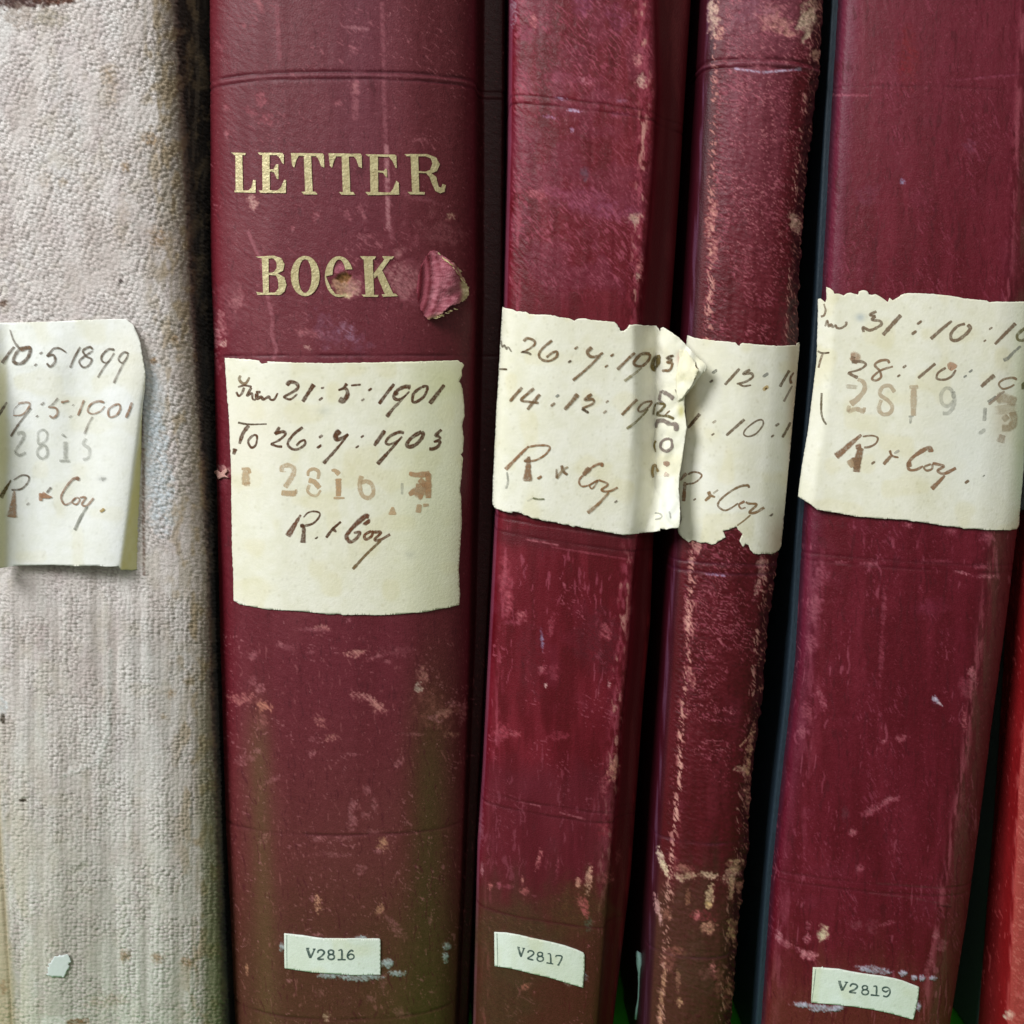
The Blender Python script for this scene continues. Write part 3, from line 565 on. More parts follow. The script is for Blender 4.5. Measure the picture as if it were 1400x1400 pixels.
# long cracks and rubbed places, read off the leather
A.line([(522, 5), (524, 60), (525, 120), (527, 180), (528, 230), (531, 300), (536, 325)], 3.0, (150, 92, 100), 0.65); A.line([(528, 200), (530, 262), (531, 312)], 3.0, (176, 122, 126), 0.75)
A.line([(340, 318), (350, 342), (358, 358), (364, 398), (372, 432), (372, 458), (378, 478), (374, 490)], 2.4, (158, 98, 106), 0.75); A.line([(378, 5), (380, 40), (382, 80)], 3, (156, 98, 104), 0.5); A.line([(352, 0), (358, 14)], 4, (166, 110, 112), .6)
A.line([(485, 105), (486, 160)], 4.5, (160, 100, 106), 0.6); A.line([(468, 36), (502, 40)], 2.5, (170, 120, 124), 0.6); A.line([(565, 192), (582, 190), (585, 196)], 2, (160, 104, 108), .6)
for x, y, rx, ry, an, al, c in [(344, 275, 6, 9, -15, .95, cr), (484, 68, 6, 4, 30, .8, pk), (461, 141, 4, 3, 0, .8, pk), (485, 118, 5, 8, 0, .8, pk), (310, 183, 3, 5, 0, .8, pk), (309, 147, 3, 4, 0, .7, pk), (495, 290, 4, 8, -20, .8, pk), (432, 296, 4, 5, 0, .9, pk), (474, 294, 5, 8, -35, .7, pk), (400, 312, 3, 3, 0, .8, pk),
        (502, 323, 10, 2.5, 4, .75, pk), (356, 135, 5, 9, -20, .7, pk), (366, 165, 9, 6, 30, .5, pk), (344, 155, 8, 4, 40, .5, pk), (300, 62, 5, 6, 0, .4, pk), (550, 378, 20, 24, 20, .75, (190, 146, 140)), (575, 380, 22, 40, 10, .55, (150, 90, 98)), (600, 318, 26, 20, 20, .5, (150, 100, 100)), (616, 295, 4, 5, 0, .9, (190, 160, 130)), (566, 268, 30, 4, 16, .5, (160, 104, 112)),
        (310, 420, 20, 30, 10, .5, (136, 88, 92)), (325, 405, 9, 11, 0, .7, (176, 120, 122)), (303, 445, 6, 16, -10, .7, (182, 126, 126)), (294, 460, 7, 18, -8, .9, (180, 120, 124)), (306, 470, 5, 4, 0, .95, cr), (425, 455, 18, 4, 10, .7, pk), (412, 455, 5, 3, 0, .7, pk), (475, 455, 8, 12, -35, .6, (172, 150, 172)), (450, 450, 14, 22, -30, .4, (140, 110, 136)), (420, 475, 4, 2, 20, .8, cr),
        (490, 470, 12, 14, -30, .3, (150, 120, 150)), (295, 500, 6, 10, 0, .6, pk), (303, 645, 14, 7, -15, .9, cr), (300, 660, 8, 16, 0, .5, (138, 74, 86)), (441, 859, 8, 3.5, 0, .95, (200, 140, 132)), (425, 860, 14, 2, 0, .6, pk), (477, 848, 3, 3, 0, .8, pk), (485, 893, 10, 4.5, -5, .95, (206, 148, 134)), (516, 897, 9, 2.2, -16, .8, pk), (545, 889, 16, 6, 5, .35, pk), (529, 904, 5, 2, 0, .7, pk), (457, 886, 4, 2, 0, .8, pk), (425, 891, 7, 2, -15, .5, pk),
        (382, 881, 4, 3, 20, .8, pk), (396, 886, 8, 5, 0, .4, pk), (346, 896, 7, 4, -40, .7, pk), (330, 956, 16, 6, -5, .85, (190, 122, 116)), (360, 966, 6, 8, -50, .95, (208, 140, 116)), (355, 940, 5, 6, 20, .8, pk), (345, 930, 4, 6, 10, .6, pk), (357, 988, 7, 7, 0, .6, (170, 106, 104)), (497, 953, 14, 4, 10, .95, (198, 140, 132)), (514, 965, 11, 5, 28, .95, (206, 146, 134)), (438, 986, 8, 5, 35, .85, (196, 132, 122)), (453, 1009, 7, 4, 0, .9, (196, 136, 124)), (427, 1010, 4, 3, 0, .7, pk),
        (577, 922, 6, 10, 5, .9, (176, 122, 110)), (573, 941, 5, 5, 0, .95, (212, 196, 176)), (583, 952, 14, 8, 20, .5, (150, 96, 84)), (600, 972, 22, 14, 10, .6, (150, 96, 84)), (621, 962, 8, 3, 0, .9, pk), (607, 974, 10, 5, -10, .8, (184, 130, 116)), (595, 983, 8, 4, 20, .8, pk), (616, 1004, 9, 3, 0, .8, (178, 128, 108)), (565, 1004, 12, 2, 0, .6, pk), (633, 975, 4, 12, 10, .6, pk), (545, 1043, 6, 4, -60, .8, pk), (483, 1031, 8, 2, 0, .7, pk), (424, 1031, 5, 4, -30, .8, pk), (372, 1066, 10, 3, -25, .5, pk), (353, 1027, 4, 3, 0, .7, pk), (345, 1036, 5, 5, 0, .6, pk), (330, 1040, 7, 5, 0, .4, pk),
        (502, 1081, 4, 5, 0, .7, pk), (482, 1104, 4, 10, 12, .8, pk), (512, 1098, 4, 7, 0, .7, pk), (481, 1123, 5, 8, 8, .7, pk), (499, 1114, 5, 3, 0, .6, pk), (510, 1137, 8, 3, 0, .6, pk), (435, 1147, 8, 3, 0, .85, pk), (462, 1147, 12, 3, 0, .6, pk), (455, 1168, 18, 3, 4, .5, pk), (524, 1155, 7, 6, -30, .95, (198, 146, 112)), (516, 1163, 5, 3, 0, .8, pk), (494, 1190, 5, 6, 20, .7, pk), (434, 1236, 3.6, 9, 0, .95, (216, 158, 126)), (427, 1228, 3, 3, 0, .7, pk), (519, 1243, 4, 6, 20, .95, (196, 142, 112)), (545, 1193, 3, 2, 0, .9, pk), (360, 1147, 4, 6, 20, .6, pk),
        (434, 1278, 5, 2, 0, .8, pk), (545, 1275, 6, 8, -40, .6, pk), (535, 1260, 9, 4, 40, .5, pk), (588, 1258, 3, 6, 0, .6, pk), (524, 1345, 4, 10, 0, .6, pk), (507, 1366, 6, 4, 0, .6, pk), (446, 1390, 4, 5, 0, .95, (214, 178, 150)), (395, 1341, 3, 2, 0, .9, pk), (438, 1358, 5, 4, 0, .5, pk), (548, 1386, 9, 6, 20, .5, pk), (337, 1325, 2, 6, 0, .9, (196, 140, 110))]:
    A.blob(x, y, rx*1.15, ry*1.15, c, al*0.72, ang=an, rag=0.85, soft=0.35, dr=0.2, dh=-0.00005)
# brown damaged patch over the second O, glue marks round the number label
A.blob(472, 388, 16, 17, (160, 122, 96), .95, rag=.4, dh=-0.0001, fl=.9); A.blob(470, 380, 9, 6, (116, 82, 40), .95, rag=.5, dh=-0.0002, fl=.9); A.blob(482, 395, 10, 11, (190, 156, 132), .8, rag=.6); A.blob(474, 404, 9, 2.5, (214, 200, 150), .8, rag=.3); A.blob(464, 367, 8, 5, (168, 96, 112), .9, rag=.4, ang=-35); A.blob(490, 390, 16, 14, (156, 96, 104), .5, rag=.6)
for x, y, rx, ry in [(529, 1317, 8, 6), (544, 1331, 11, 4), (492, 1336, 26, 5), (450, 1333, 16, 5), (495, 1282, 9, 2.4), (386, 1295, 4, 6), (611, 1294, 5, 6), (609, 1308, 4, 8)]: A.blob(x, y, rx, ry, (168, 184, 188), .85, rag=.5, dr=.2, dh=.0001)
A.line([(293, 977), (296, 1005), (302, 1032)], 2.4, (204, 150, 150), .9)
A.band(98, 2.2, .00022, (70, 24, 40)); A.band(108, 2.2, .00022, (70, 24, 40)); A.band(103, 2.0, -.00008, (134, 84, 92), .35); A.band(486, 1.8, .00016, (66, 20, 34)); A.band(1142, 2.0, .00014, (66, 24, 32), .4); A.band(1394, 2.0, .00014, (60, 28, 26), .4)
u, v = rot(X, Y, 38); A.h += (fbm(u/8, v/3, 2, 2)-0.5)*0.00012 + (fbm(X/14, Y/50, 3, 2)-.5)*.00012
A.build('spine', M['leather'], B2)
board(B2, S2, -1, -0.0005, 0.036, 0.235, 0.003, M['board_maroon']); board(B2, S2, 1, -0.0005, 0.036, 0.235, 0.003, M['board_maroon'])
pages(B2, S2, 0.003, 0.003, 0.045, 0.23)

# gold letters
c1 = TP(310, 195, .11429); c2 = TP(460, 195, .11429); c3 = TP(340, 330, .11429); c4 = TP(480, 330, .12857)
def ell(cx, cy, rx, ry, tilt=0, n=28): return [(cx+rx*math.cos(a)+tilt*math.sin(a), cy+ry*math.sin(a)) for a in [2*math.pi*i/n for i in range(n)]]
Tadd = [[(925, 150), (1010, 150), (1030, 590), (940, 590)], [(768, 125), (1150, 130), (1165, 150), (1165, 165), (775, 160)], [(770, 130), (860, 165), (835, 210), (810, 300), (785, 275)], [(1060, 150), (1165, 150), (1168, 300), (1130, 285), (1100, 200)], [(895, 588), (1065, 588), (1088, 622), (920, 620)]]
letters = [
 (c1, [[(108, 140), (190, 140), (200, 580), (112, 580)], [(60, 120), (230, 125), (225, 150), (95, 150)], [(95, 572), (345, 572), (345, 602), (100, 595)], [(350, 450), (350, 600), (255, 578), (300, 540), (320, 450)]], []),
 (c1, [[(428, 140), (515, 140), (520, 580), (432, 580)], [(375, 122), (665, 125), (685, 145), (590, 150), (400, 150)], [(590, 140), (685, 140), (685, 260), (665, 245), (640, 190)], [(500, 322), (560, 322), (590, 265), (620, 260), (622, 440), (600, 430), (570, 355), (500, 345)], [(385, 572), (710, 575), (710, 605), (410, 602)], [(690, 445), (712, 450), (710, 600), (600, 580), (655, 530)]], []),
 (c1, Tadd, []), (c1, [[(x+450, y+4) for x, y in p] for p in Tadd], []),
 (c2, [[(400, 150), (495, 150), (500, 600), (408, 600)], [(345, 140), (700, 145), (720, 165), (600, 172), (380, 165)], [(605, 145), (715, 155), (722, 305), (705, 300), (670, 220)], [(490, 335), (565, 340), (590, 310), (605, 330), (605, 420), (585, 405), (560, 365), (490, 355)], [(345, 592), (750, 600), (750, 622), (380, 630)], [(715, 455), (745, 480), (750, 610), (640, 600), (680, 550)]], []),
 (c2, [[(885, 150), (975, 150), (990, 600), (905, 600)], [(815, 138), (1080, 138), (1190, 180), (1235, 260), (1200, 340), (1130, 370), (960, 362), (960, 338), (1060, 350), (1120, 325), (1145, 250), (1125, 190), (1060, 165), (840, 165)], [(1060, 352), (1130, 366), (1190, 410), (1220, 530), (1250, 540), (1265, 495), (1305, 510), (1290, 590), (1240, 608), (1180, 580), (1140, 490), (1110, 410)], [(850, 590), (1055, 592), (1050, 622), (880, 620)]], []),
 (c3, [[(160, 190), (240, 190), (245, 625), (178, 625)], [(90, 185), (300, 170), (390, 200), (430, 270), (415, 350), (350, 385), (430, 430), (455, 520), (430, 600), (380, 640), (110, 640), (95, 605), (170, 615), (320, 612), (360, 560), (355, 460), (330, 410), (240, 400), (240, 380), (300, 370), (340, 320), (335, 250), (300, 205), (160, 205)]], []),
 (c3, [ell(678, 415, 172, 242)], [ell(676, 415, 80, 202)]),
 (c3, [ell(1083, 422, 170, 245)], [ell(1083, 415, 80, 198), [(925, 420), (1000, 400), (1180, 335), (1290, 340), (1330, 560), (1240, 660), (1120, 640), (1040, 630), (985, 560)]]),
 (c4, [[(135, 185), (230, 185), (245, 572), (155, 572)], [(95, 158), (265, 160), (250, 190), (125, 192)], [(330, 158), (458, 160), (435, 190), (350, 190)], [(360, 185), (420, 185), (330, 310), (250, 395), (238, 345)], [(270, 330), (330, 310), (375, 400), (450, 562), (360, 562), (290, 400)], [(110, 565), (290, 570), (285, 590), (135, 590)], [(325, 565), (470, 555), (500, 582), (340, 590)]], [])]
for i, (tf, ad, ho) in enumerate(letters):
    V, T = cutmesh([ragged(tf(p), 0.18, 2.5, i*7+q) for q, p in enumerate(ad)], [tf(p) for p in ho], g=2.5)
    piece('gold_letter', S2, V, T, M['gold'], B2, None, 0.00020, thick=0)

# the torn, lifted flap of leather beside BOOK
def flap_lift(x, y): return (0.0034*sst(572, 612, x + 0.15*(y-385))**1.3*sst(338, 372, y)*(0.7+0.5*vn(x/12, y/12, 3)) - .0016*sst(614, 634, x)+ .00022*np.sin((x-572+0.004*(y-390)**2+0.1*(y-385))/1.9)*sst(606, 590, x))
def flap_col(x, y):
    e = sst(0, 8, (x-(600+0.56*(y-340)))*np.where(y < 385, 1, 0) + (x-621+np.abs(y-400)*0.1)*np.where(y >= 385, 1, 0)) ; e = np.maximum(e, sst(424, 436, y+0.35*(x-600)))
    n = fbm(x/6, y/2.5, 2, 2); pinkc = np.array((150, 86, 96.))[None]+(n[:, None]-.5)*80; lf = sst(16, 0, x-576+0.10*(y-385))[:, None]; pinkc = pinkc+(np.array((124, 58, 68.))-pinkc)*lf; cream = np.array((176, 160, 122.))[None]+(n[:, None]-.5)*90
    st_ = sst(.2, .9, np.sin((x-572+0.004*(y-390)**2+0.1*(y-385))/1.9))*sst(604, 588, x); pinkc = pinkc-st_[:, None]*np.array((34, 30, 32))
    return pinkc+(cream-pinkc)*e[:, None]
fl = ragged([(588, 343), (594, 342), (603, 349), (612, 357), (620, 365), (628, 372), (625, 375), (630, 384), (634, 395), (634, 404), (630, 411), (620, 415), (608, 420), (600, 428), (592, 435), (584, 438), (578, 430), (572, 414), (569, 398), (572, 376), (580, 354)], 1.3, 1.6, 11)
V, T = cutmesh([fl], g=2.0); piece('torn_flap', S2, V, T, M['suede'], B2, None, 0.0002, lift=flap_lift, col=flap_col, thick=0.0004, label='lifted flap of torn leather showing pink suede and a frayed cream edge')
fb = []
rs = random.Random(4)
for i in range(30):
    t_ = rs.random(); up_ = i < 18
    p0 = np.array([597+t_*28, 345+t_*38]) if up_ else np.array([588+t_*32, 436-t_*17])
    an = rs.uniform(.5, 1.1) if up_ else rs.uniform(-.1, .5); ln = rs.uniform(3, 9) if up_ else rs.uniform(2, 6)
    fb.append(([tuple(p0), tuple(p0+np.array([math.cos(an)*ln*.6, math.sin(an)*ln*.5+.6])), tuple(p0+np.array([math.cos(an), math.sin(an)])*ln)], rs.uniform(.9, 1.8), 0.5, rs.choice([(206, 190, 146), (182, 164, 116), (150, 130, 84)]), 1.0))
strokes('frayed_fibres', S2, B2.o, B2.loc, 0.0006, fb, lift=flap_lift)
# a chip of leather standing off the left edge
V, T = cutmesh([ragged([(292, 645), (299, 643), (304, 646), (311, 640), (313, 644), (309, 648), (315, 653), (308, 652), (301, 655), (298, 649)], .8, 2, 3)], g=2); piece('leather_chip', S2, V, T, M['suede'], B2, None, 0.0006, col=(196, 150, 140), thick=.0002)

q2 = TP(280, 470, .2857)
out = q2([(100, 68), (180, 72), (262, 80), (275, 95), (305, 92), (300, 84), (420, 90), (600, 93), (800, 90), (1000, 85), (1205, 80), (1226, 90), (1238, 102), (1226, 125), (1228, 150), (1216, 180), (1230, 215), (1238, 300), (1238, 350), (1228, 385), (1236, 450), (1232, 515), (1222, 530), (1232, 545), (1226, 620), (1218, 700), (1224, 740), (1226, 860), (1218, 980), (1212, 1080), (1218, 1200), (1214, 1248), (1160, 1262), (1110, 1270), (1060, 1282), (960, 1290), (850, 1298), (740, 1296), (660, 1298), (640, 1290), (600, 1294), (480, 1280), (300, 1270), (170, 1245), (142, 1228), (140, 1100), (134, 980), (132, 800), (130, 600), (122, 400), (116, 300), (118, 290), (112, 280), (106, 160)])
V, T = cutmesh([ragged(out, 0.5, 2.2, 21)], g=3.2)
pl2 = papercol((231, 230, 218), 3, [(600, 700, 60, 300, (212, 214, 176), 0.55), (610, 520, 40, 30, (206, 206, 150), 0.5), (443, 562, 9, 6, (205, 205, 188), .7), (560, 758, 7, 5, (196, 196, 176), .6), (340, 600, 60, 60, (236, 230, 214), .6)])  # greenish shade of the right side painted in among the stains
lab2 = piece('paper_label', S2, V, T, M['paper'], B2, None, 0.00035, col=pl2, thick=0.00014, label='tall cream paper label dated 1901 to 1903 with neat straight edges')
a = T_(310, 500, .12143); b = T_(460, 500, .12143); c = T_(310, 620, .12143); d = T_(460, 620, .12143)
o2 = 0.00035
strokes('handwriting', S2, lab2, B2.loc, o2, a(([(165, 110), (150, 155), (190, 200), (230, 190), (265, 130)], 22, 18, (140, 118, 90), .8), ([(135, 240), (210, 222), (290, 238)], 14, 16), ([(205, 245), (180, 310), (145, 340), (115, 295)], 20, 16, BROWN, .75), ([(285, 245), (240, 335), (290, 310), (300, 372), (335, 385)], 22, 16, BROWN, .85), ([(335, 298), (390, 296)], 20, 20), ([(345, 310), (350, 368), (395, 350), (420, 378), (480, 350), (500, 380), (540, 378), (580, 308)], 28, 14, BROWN, .8),
    ([(680, 220), (720, 182), (790, 200), (805, 250), (740, 300), (640, 352)], 32, 16), ([(640, 352), (720, 378), (800, 318)], 18, 14), ([(985, 210), (920, 310), (860, 405)], 34, 26), ([(1080, 238), (1085, 262)], 32, 18, BROWN, .7), ([(1062, 374)], 36, 0), ([(1355, 200), (1320, 245), (1258, 275)], 24, 14), ([(1258, 275), (1340, 258), (1362, 325), (1315, 395), (1268, 372)], 16, 42)) +
    b(([(165, 222), (275, 212)], 16, 16), ([(378, 268)], 34, 0), ([(298, 383)], 30, 0, BROWN, .7), ([(650, 205), (560, 320), (480, 430)], 24, 26), ([(835, 245), (780, 235), (690, 275), (645, 350), (690, 382), (760, 350), (820, 288)], 32, 14), ([(680, 290), (655, 330)], 44, 30, BROWN, .8), ([(780, 330), (700, 420), (640, 480), (565, 575)], 14, 28, BROWN, .7), ([(960, 240), (870, 310), (855, 400), (900, 405), (985, 340), (1020, 240), (960, 240)], 22, 20), ([(1210, 215), (1120, 330), (1045, 425)], 26, 34)), seed=5)
strokes('handwriting', S2, lab2, B2.loc, o2, a(([(135, 640), (260, 660), (458, 656)], 16, 12, DARK), ([(255, 672), (190, 765), (152, 880)], 30, 24), ([(305, 785), (250, 850), (285, 920), (335, 890), (348, 795), (305, 785)], 20, 16), ([(600, 690), (575, 730), (545, 768)], 24, 24), ([(548, 765), (640, 742), (662, 775), (590, 840), (500, 880)], 26, 14), ([(500, 878), (570, 905), (630, 910)], 18, 18), ([(860, 692), (760, 770), (692, 870), (730, 930), (800, 940), (880, 890), (880, 838), (830, 855), (788, 900)], 22, 18),
    ([(1062, 795)], 38, 0, BROWN, .7), ([(1045, 910)], 40, 0), ([(1278, 730), (1228, 785), (1250, 830), (1310, 808), (1372, 770)], 44, 20), ([(1372, 770), (1240, 935), (1092, 1100)], 16, 26), ([(105, 932), (88, 1000)], 34, 24)) +
    b(([(292, 795)], 30, 0, BROWN, .8), ([(235, 912)], 28, 0), ([(545, 728), (485, 815), (425, 900)], 30, 26), ([(760, 755), (700, 748), (600, 795), (556, 860), (590, 885), (680, 850), (740, 795)], 24, 16), ([(720, 820), (600, 955), (462, 1108)], 18, 30), ([(955, 748), (850, 805), (790, 885), (825, 912), (900, 880), (968, 795), (955, 748)], 30, 26), ([(1178, 718), (1115, 782), (1155, 790)], 22, 26), ([(1115, 782), (1165, 815), (1090, 858)], 18, 16), ([(1090, 855), (1158, 850), (1140, 905), (1085, 935), (1040, 935)], 16, 30)), seed=6)
P2_ = (198, 170, 134)
strokes('stamped_number', S2, lab2, B2.loc, o2, c(([(175, 172), (255, 175), (268, 225)], 20, 22, P2_, .8), ([(222, 185), (222, 270), (228, 350)], 48, 62, P2_, .75), ([(200, 345), (270, 345)], 30, 30, P2_, .5), ([(620, 205), (632, 150), (700, 132), (760, 170), (745, 250), (660, 380)], 34, 40, P2_, .55), ([(640, 200), (640, 210)], 50, 40, P2_, .3), ([(620, 440), (700, 448), (788, 448)], 40, 40, P2_, .75), ([(785, 402), (785, 455)], 22, 22, P2_, .7),
    ([(918, 252), (925, 200), (980, 172), (1038, 205), (1030, 285)], 22, 26, P2_, .75), ([(925, 300), (990, 320), (1050, 390)], 34, 40, P2_, .85), ([(935, 350), (915, 420), (960, 468), (1020, 470), (1062, 410)], 26, 18, P2_, .5), ([(1180, 188), (1225, 192), (1270, 235)], 18, 44, P2_, .85), ([(1258, 280), (1262, 400), (1258, 480)], 42, 38, (190, 156, 118), .9), ([(1205, 500), (1330, 500)], 18, 14, P2_, .85)) +
    d(([(285, 250), (262, 350), (290, 465), (360, 498), (415, 445), (400, 350), (340, 312), (275, 330)], 34, 30, P2_, .6), ([(815, 222), (900, 240), (1045, 228)], 28, 50, (190, 150, 112), .85), ([(1030, 220), (1030, 500)], 44, 44, (186, 146, 108), .85), ([(930, 290), (990, 350), (1020, 400)], 44, 40, (190, 150, 112), .75), ([(890, 358), (1000, 362)], 30, 30, (186, 146, 108), .7), ([(815, 462), (880, 430), (980, 460)], 30, 90, (186, 146, 108), .85), ([(880, 400), (1010, 430)], 30, 60, P2_, .7),
    ([(632, 600), (630, 690)], 22, 60, P2_, .9), ([(932, 570), (918, 665)], 34, 44, P2_, .95), ([(970, 582), (1035, 576)], 26, 20, P2_, .7), ([(738, 330), (738, 460)], 20, 20, GREY, .3)), seed=7)
strokes('handwriting', S2, lab2, B2.loc, o2, c(([(838, 688), (770, 800), (690, 930)], 16, 48, (118, 80, 60)), ([(868, 718), (915, 668), (980, 650), (1045, 665), (1045, 710), (990, 775), (920, 805), (830, 815)], 12, 18), ([(832, 815), (875, 808)], 34, 28), ([(872, 820), (870, 900), (862, 1005)], 24, 42), ([(1015, 948)], 26, 0, DARK), ([(1288, 765), (1195, 850), (1122, 945)], 16, 22), ([(1185, 835), (1238, 882)], 36, 14)) +
    d(([(368, 712), (325, 706), (230, 785), (150, 870), (114, 935), (160, 992), (230, 950), (265, 885), (195, 892)], 40, 20, (112, 72, 50)), ([(345, 776)], 60, 0, (112, 72, 50)), ([(395, 872), (320, 915), (330, 965), (390, 935), (408, 890), (395, 872)], 22, 22, (120, 76, 50)), ([(405, 884), (500, 888), (430, 965), (490, 972), (605, 908)], 22, 22, (116, 76, 50)), ([(500, 978), (340, 1130), (185, 1300)], 18, 24, (128, 104, 70))), seed=8)

def number_label(S, th, tf, poly, items, base_lift, seed, fold, label):
    V, T = cutmesh([ragged(tf(poly), 0.15, 3, seed)], g=3)
    o = piece('shelfmark_label', S, V, T, M['paper'], th, None, base_lift, col=papercol((227, 236, 232), seed), thick=0.00045, label=label)
    strokes('typed_number', S, o, th.loc, base_lift, items, seed=seed)
    strokes('crease_line', S, o, th.loc, base_lift, [(tf(fold), 0.9, 0.7, (150, 160, 150), .7)], seed=seed)
tt = T_(380, 1260, .11429)
def eight(cx, cy, a_, b_, c_, d_, k=14): return [([(cx+a_*math.cos(t), cy-b_-2+b_*math.sin(t)) for t in [2*math.pi*i/12 for i in range(13)]], k, 0, TYPE), ([(cx+3+c_*math.cos(t), cy+d_-2+d_*math.sin(t)) for t in [2*math.pi*i/12 for i in range(13)]], k, 0, TYPE)]
def fixclose(its): return [((p[:-1]+[p[0]]) if len(p) > 9 and math.hypot(p[0][0]-p[-1][0], p[0][1]-p[-1][1]) < 1 else p, *r) for p, *r in its]
TYc = TYPE
number_label(S2, B2, TP(380, 1260, .11429), [(80, 138), (300, 160), (420, 180), (550, 197), (900, 197), (1215, 200), (1226, 215), (1226, 625), (1080, 628), (900, 632), (650, 615), (400, 597), (230, 572), (85, 550)],
    tt(([(355, 315), (395, 428)], 22, 20, TYc), ([(395, 428), (442, 322)], 14, 14, TYc), ([(340, 311), (382, 311)], 11, 11, TYc), ([(418, 320), (456, 320)], 11, 11, TYc), ([(478, 368), (490, 338), (530, 330), (558, 360), (530, 400), (480, 438), (555, 440)], 15, 15, TYc),
       *eight(638, 385, 32, 26, 38, 30), ([(725, 338), (765, 332), (768, 445)], 13, 17, TYc), ([(715, 447), (815, 447)], 13, 13, TYc), ([(905, 350), (880, 335), (845, 365), (835, 410), (860, 442), (905, 430), (908, 395), (870, 380), (842, 402)], 14, 13, TYc)), 0.0004, 31, [(112, 150), (112, 350), (115, 552)], 'small white number label typed V2816 with a creased left edge')

# ================================================================== BOOK 3
L3 = [(0, 699), (200, 697), (430, 691), (700, 679), (1060, 661), (1160, 654), (1400, 648)]
R3 = [(0, 893), (120, 897), (200, 893), (300, 886), (430, 873), (720, 872), (800, 864), (900, 858), (1000, 847), (1150, 836), (1250, 828), (1400, 816)]
R3b = [(0, 944), (200, 932), (300, 926), (430, 917), (720, 894), (850, 889), (950, 880), (1060, 872), (1200, 862), (1400, 838)]
S3 = Surf([(0.0075, L3), (0.0016, R3), (0.0115, R3b)], [(-0.05, 0.038), (-0.015, 0.018), (0, None), (0.04, 0.0045), (0.15, 0.0026), (0.45, 0.0004), (0.8, 0.0), (0.95, 0.0006), (1, None), (1.12, 0.0046), (1.5, 0.0080), (1.9, 0.0102), (2, None), (2.04, 0.015), (2.03, 0.038)], lean=-0.14, y1=footrow(740, 0.0)+6, mid=[(0, 800), (1400, 735)])
B3 = Thing('leather_book', 'crimson leather book leaning right, its wide label torn and reaching over the next spine', 'book', base_of(S3))
def leather(S, Lp, Rp, seed, base, light, dark, low, lowy, purple=(120, 60, 90)):
    A = Paint(S, base, 0.48); X, Y = A.X, A.Y; w = (X-pl(Lp, Y))/(pl(Rp, Y)-pl(Lp, Y))
    n1 = fbm(X/30, Y/90, seed, 3); n2 = fbm(X/14, Y/90, seed+1, 3); n3 = fbm(X/40, Y/40, seed+2, 3)
    A.mix(sst(0.45, 0.75, n1)*0.4, light); A.mix(sst(0.6, 0.3, n2)*0.55, dark); A.mix(sst(0.6, 0.85, n3)*0.3, purple)
    if low is not None: A.mix(sst(lowy-60, lowy+60, Y+120*(fbm(X/14, Y/60, seed+3, 3)-.5))*0.85, low)
    A.mix(sst(0.3, 0.9, vn(X/1.8, Y/1.8, 4))*0.10, (160, 90, 100))
    return A, w
A, w = leather(S3, L3, R3, 2, (106, 20, 38), (134, 48, 60), (84, 6, 22), (78, 50, 34), 1205, (122, 52, 70))
X, Y = A.X, A.Y; up = sst(440, 380, Y); pk3 = (170, 92, 108); inn = sst(1.02, 0.97, w)*sst(0, .03, w)
A.mix(sst(0.42, 0.62, fbm(X/26, Y/34, 5, 3))*up*0.4*inn, (126, 62, 82))
A.nicks(pk3, 48, 10, 1.5, 0.68, 0.6, sst(0.35, 0.62, fbm(X/34, Y/40, 3, 3))*up*inn, 1); A.nicks((160, 86, 100), 52, 7, 1.0, 0.72, 0.5, up*inn, 2, warp=2)
A.nicks((166, 88, 104), 92, 18, 2.2, 0.74, 0.6, sst(0.4, 0.65, fbm(X/26, Y/60, 2, 3))*sst(720, 760, Y)*inn, 3); A.nicks((178, 104, 116), 25, 5, 1.3, 0.78, 0.55, sst(0.42, 0.65, fbm(X/24, Y/40, 6, 3))*sst(720, 760, Y)*inn, 4)
A.nicks((78, 10, 26), 92, 22, 1.6, 0.84, 0.3, inn, 6)
ridge = np.exp(-((X-pl([(0, 876), (120, 882), (200, 878), (300, 876), (430, 866), (720, 862), (900, 846), (1060, 838), (1150, 828), (1400, 806)], Y))/9)**2)
A.mix(ridge*sst(0.3, 0.7, fbm(X/4, Y/12, 3, 3))*0.75*sst(1300, 1150, Y), (172, 84, 100)); A.mix(ridge*sst(0.62, 0.75, fbm(X/5, Y/14, 1, 3))*0.8*sst(1350, 1150, Y), (204, 150, 136), dr=.2)
A.mix(sst(1.0, 1.06, w), (84, 26, 32), dr=-0.04); A.mix(sst(1.0, 1.06, w)*sst(.55, .7, fbm(X/8, Y/60, 3, 3))*.4, (104, 44, 46)); A.mix(np.exp(-((X-pl(R3b, Y)+3)/2.2)**2)*sst(.4, .7, fbm(X/4, Y/20, 2, 2))*sst(700, 800, Y)*.7, (120, 40, 44))
A.mix(np.exp(-((X-pl(L3, Y)-15)/5)**2)*sst(.45, .7, fbm(X/4, Y/22, 4, 3))*.55, (172, 90, 104)); A.mix(sst(3.5, 1, X-pl(L3, Y))*.5, (140, 96, 120))
A.mix(sst(1020, 1060, Y+30*(fbm(X/20, Y/20, 2, 2)-.5)-12*np.sin((X-650)/60))*sst(1300, 1200, Y)*inn*.45, (96, 42, 54)); A.blob(700, 1290, 60, 50, (74, 62, 36), .7, rag=.5, soft=.6, fl=.7); A.blob(790, 1240, 40, 34, (80, 62, 32), .7, rag=.5, soft=.6, fl=.7); A.blob(690, 1370, 40, 40, (72, 60, 36), .6, rag=.5, soft=.6, fl=.7); A.blob(820, 875, 26, 40, (92, 34, 46), .6, rag=.5, soft=.5); A.blob(725, 900, 18, 50, (96, 34, 46), .4, rag=.5, soft=.5)
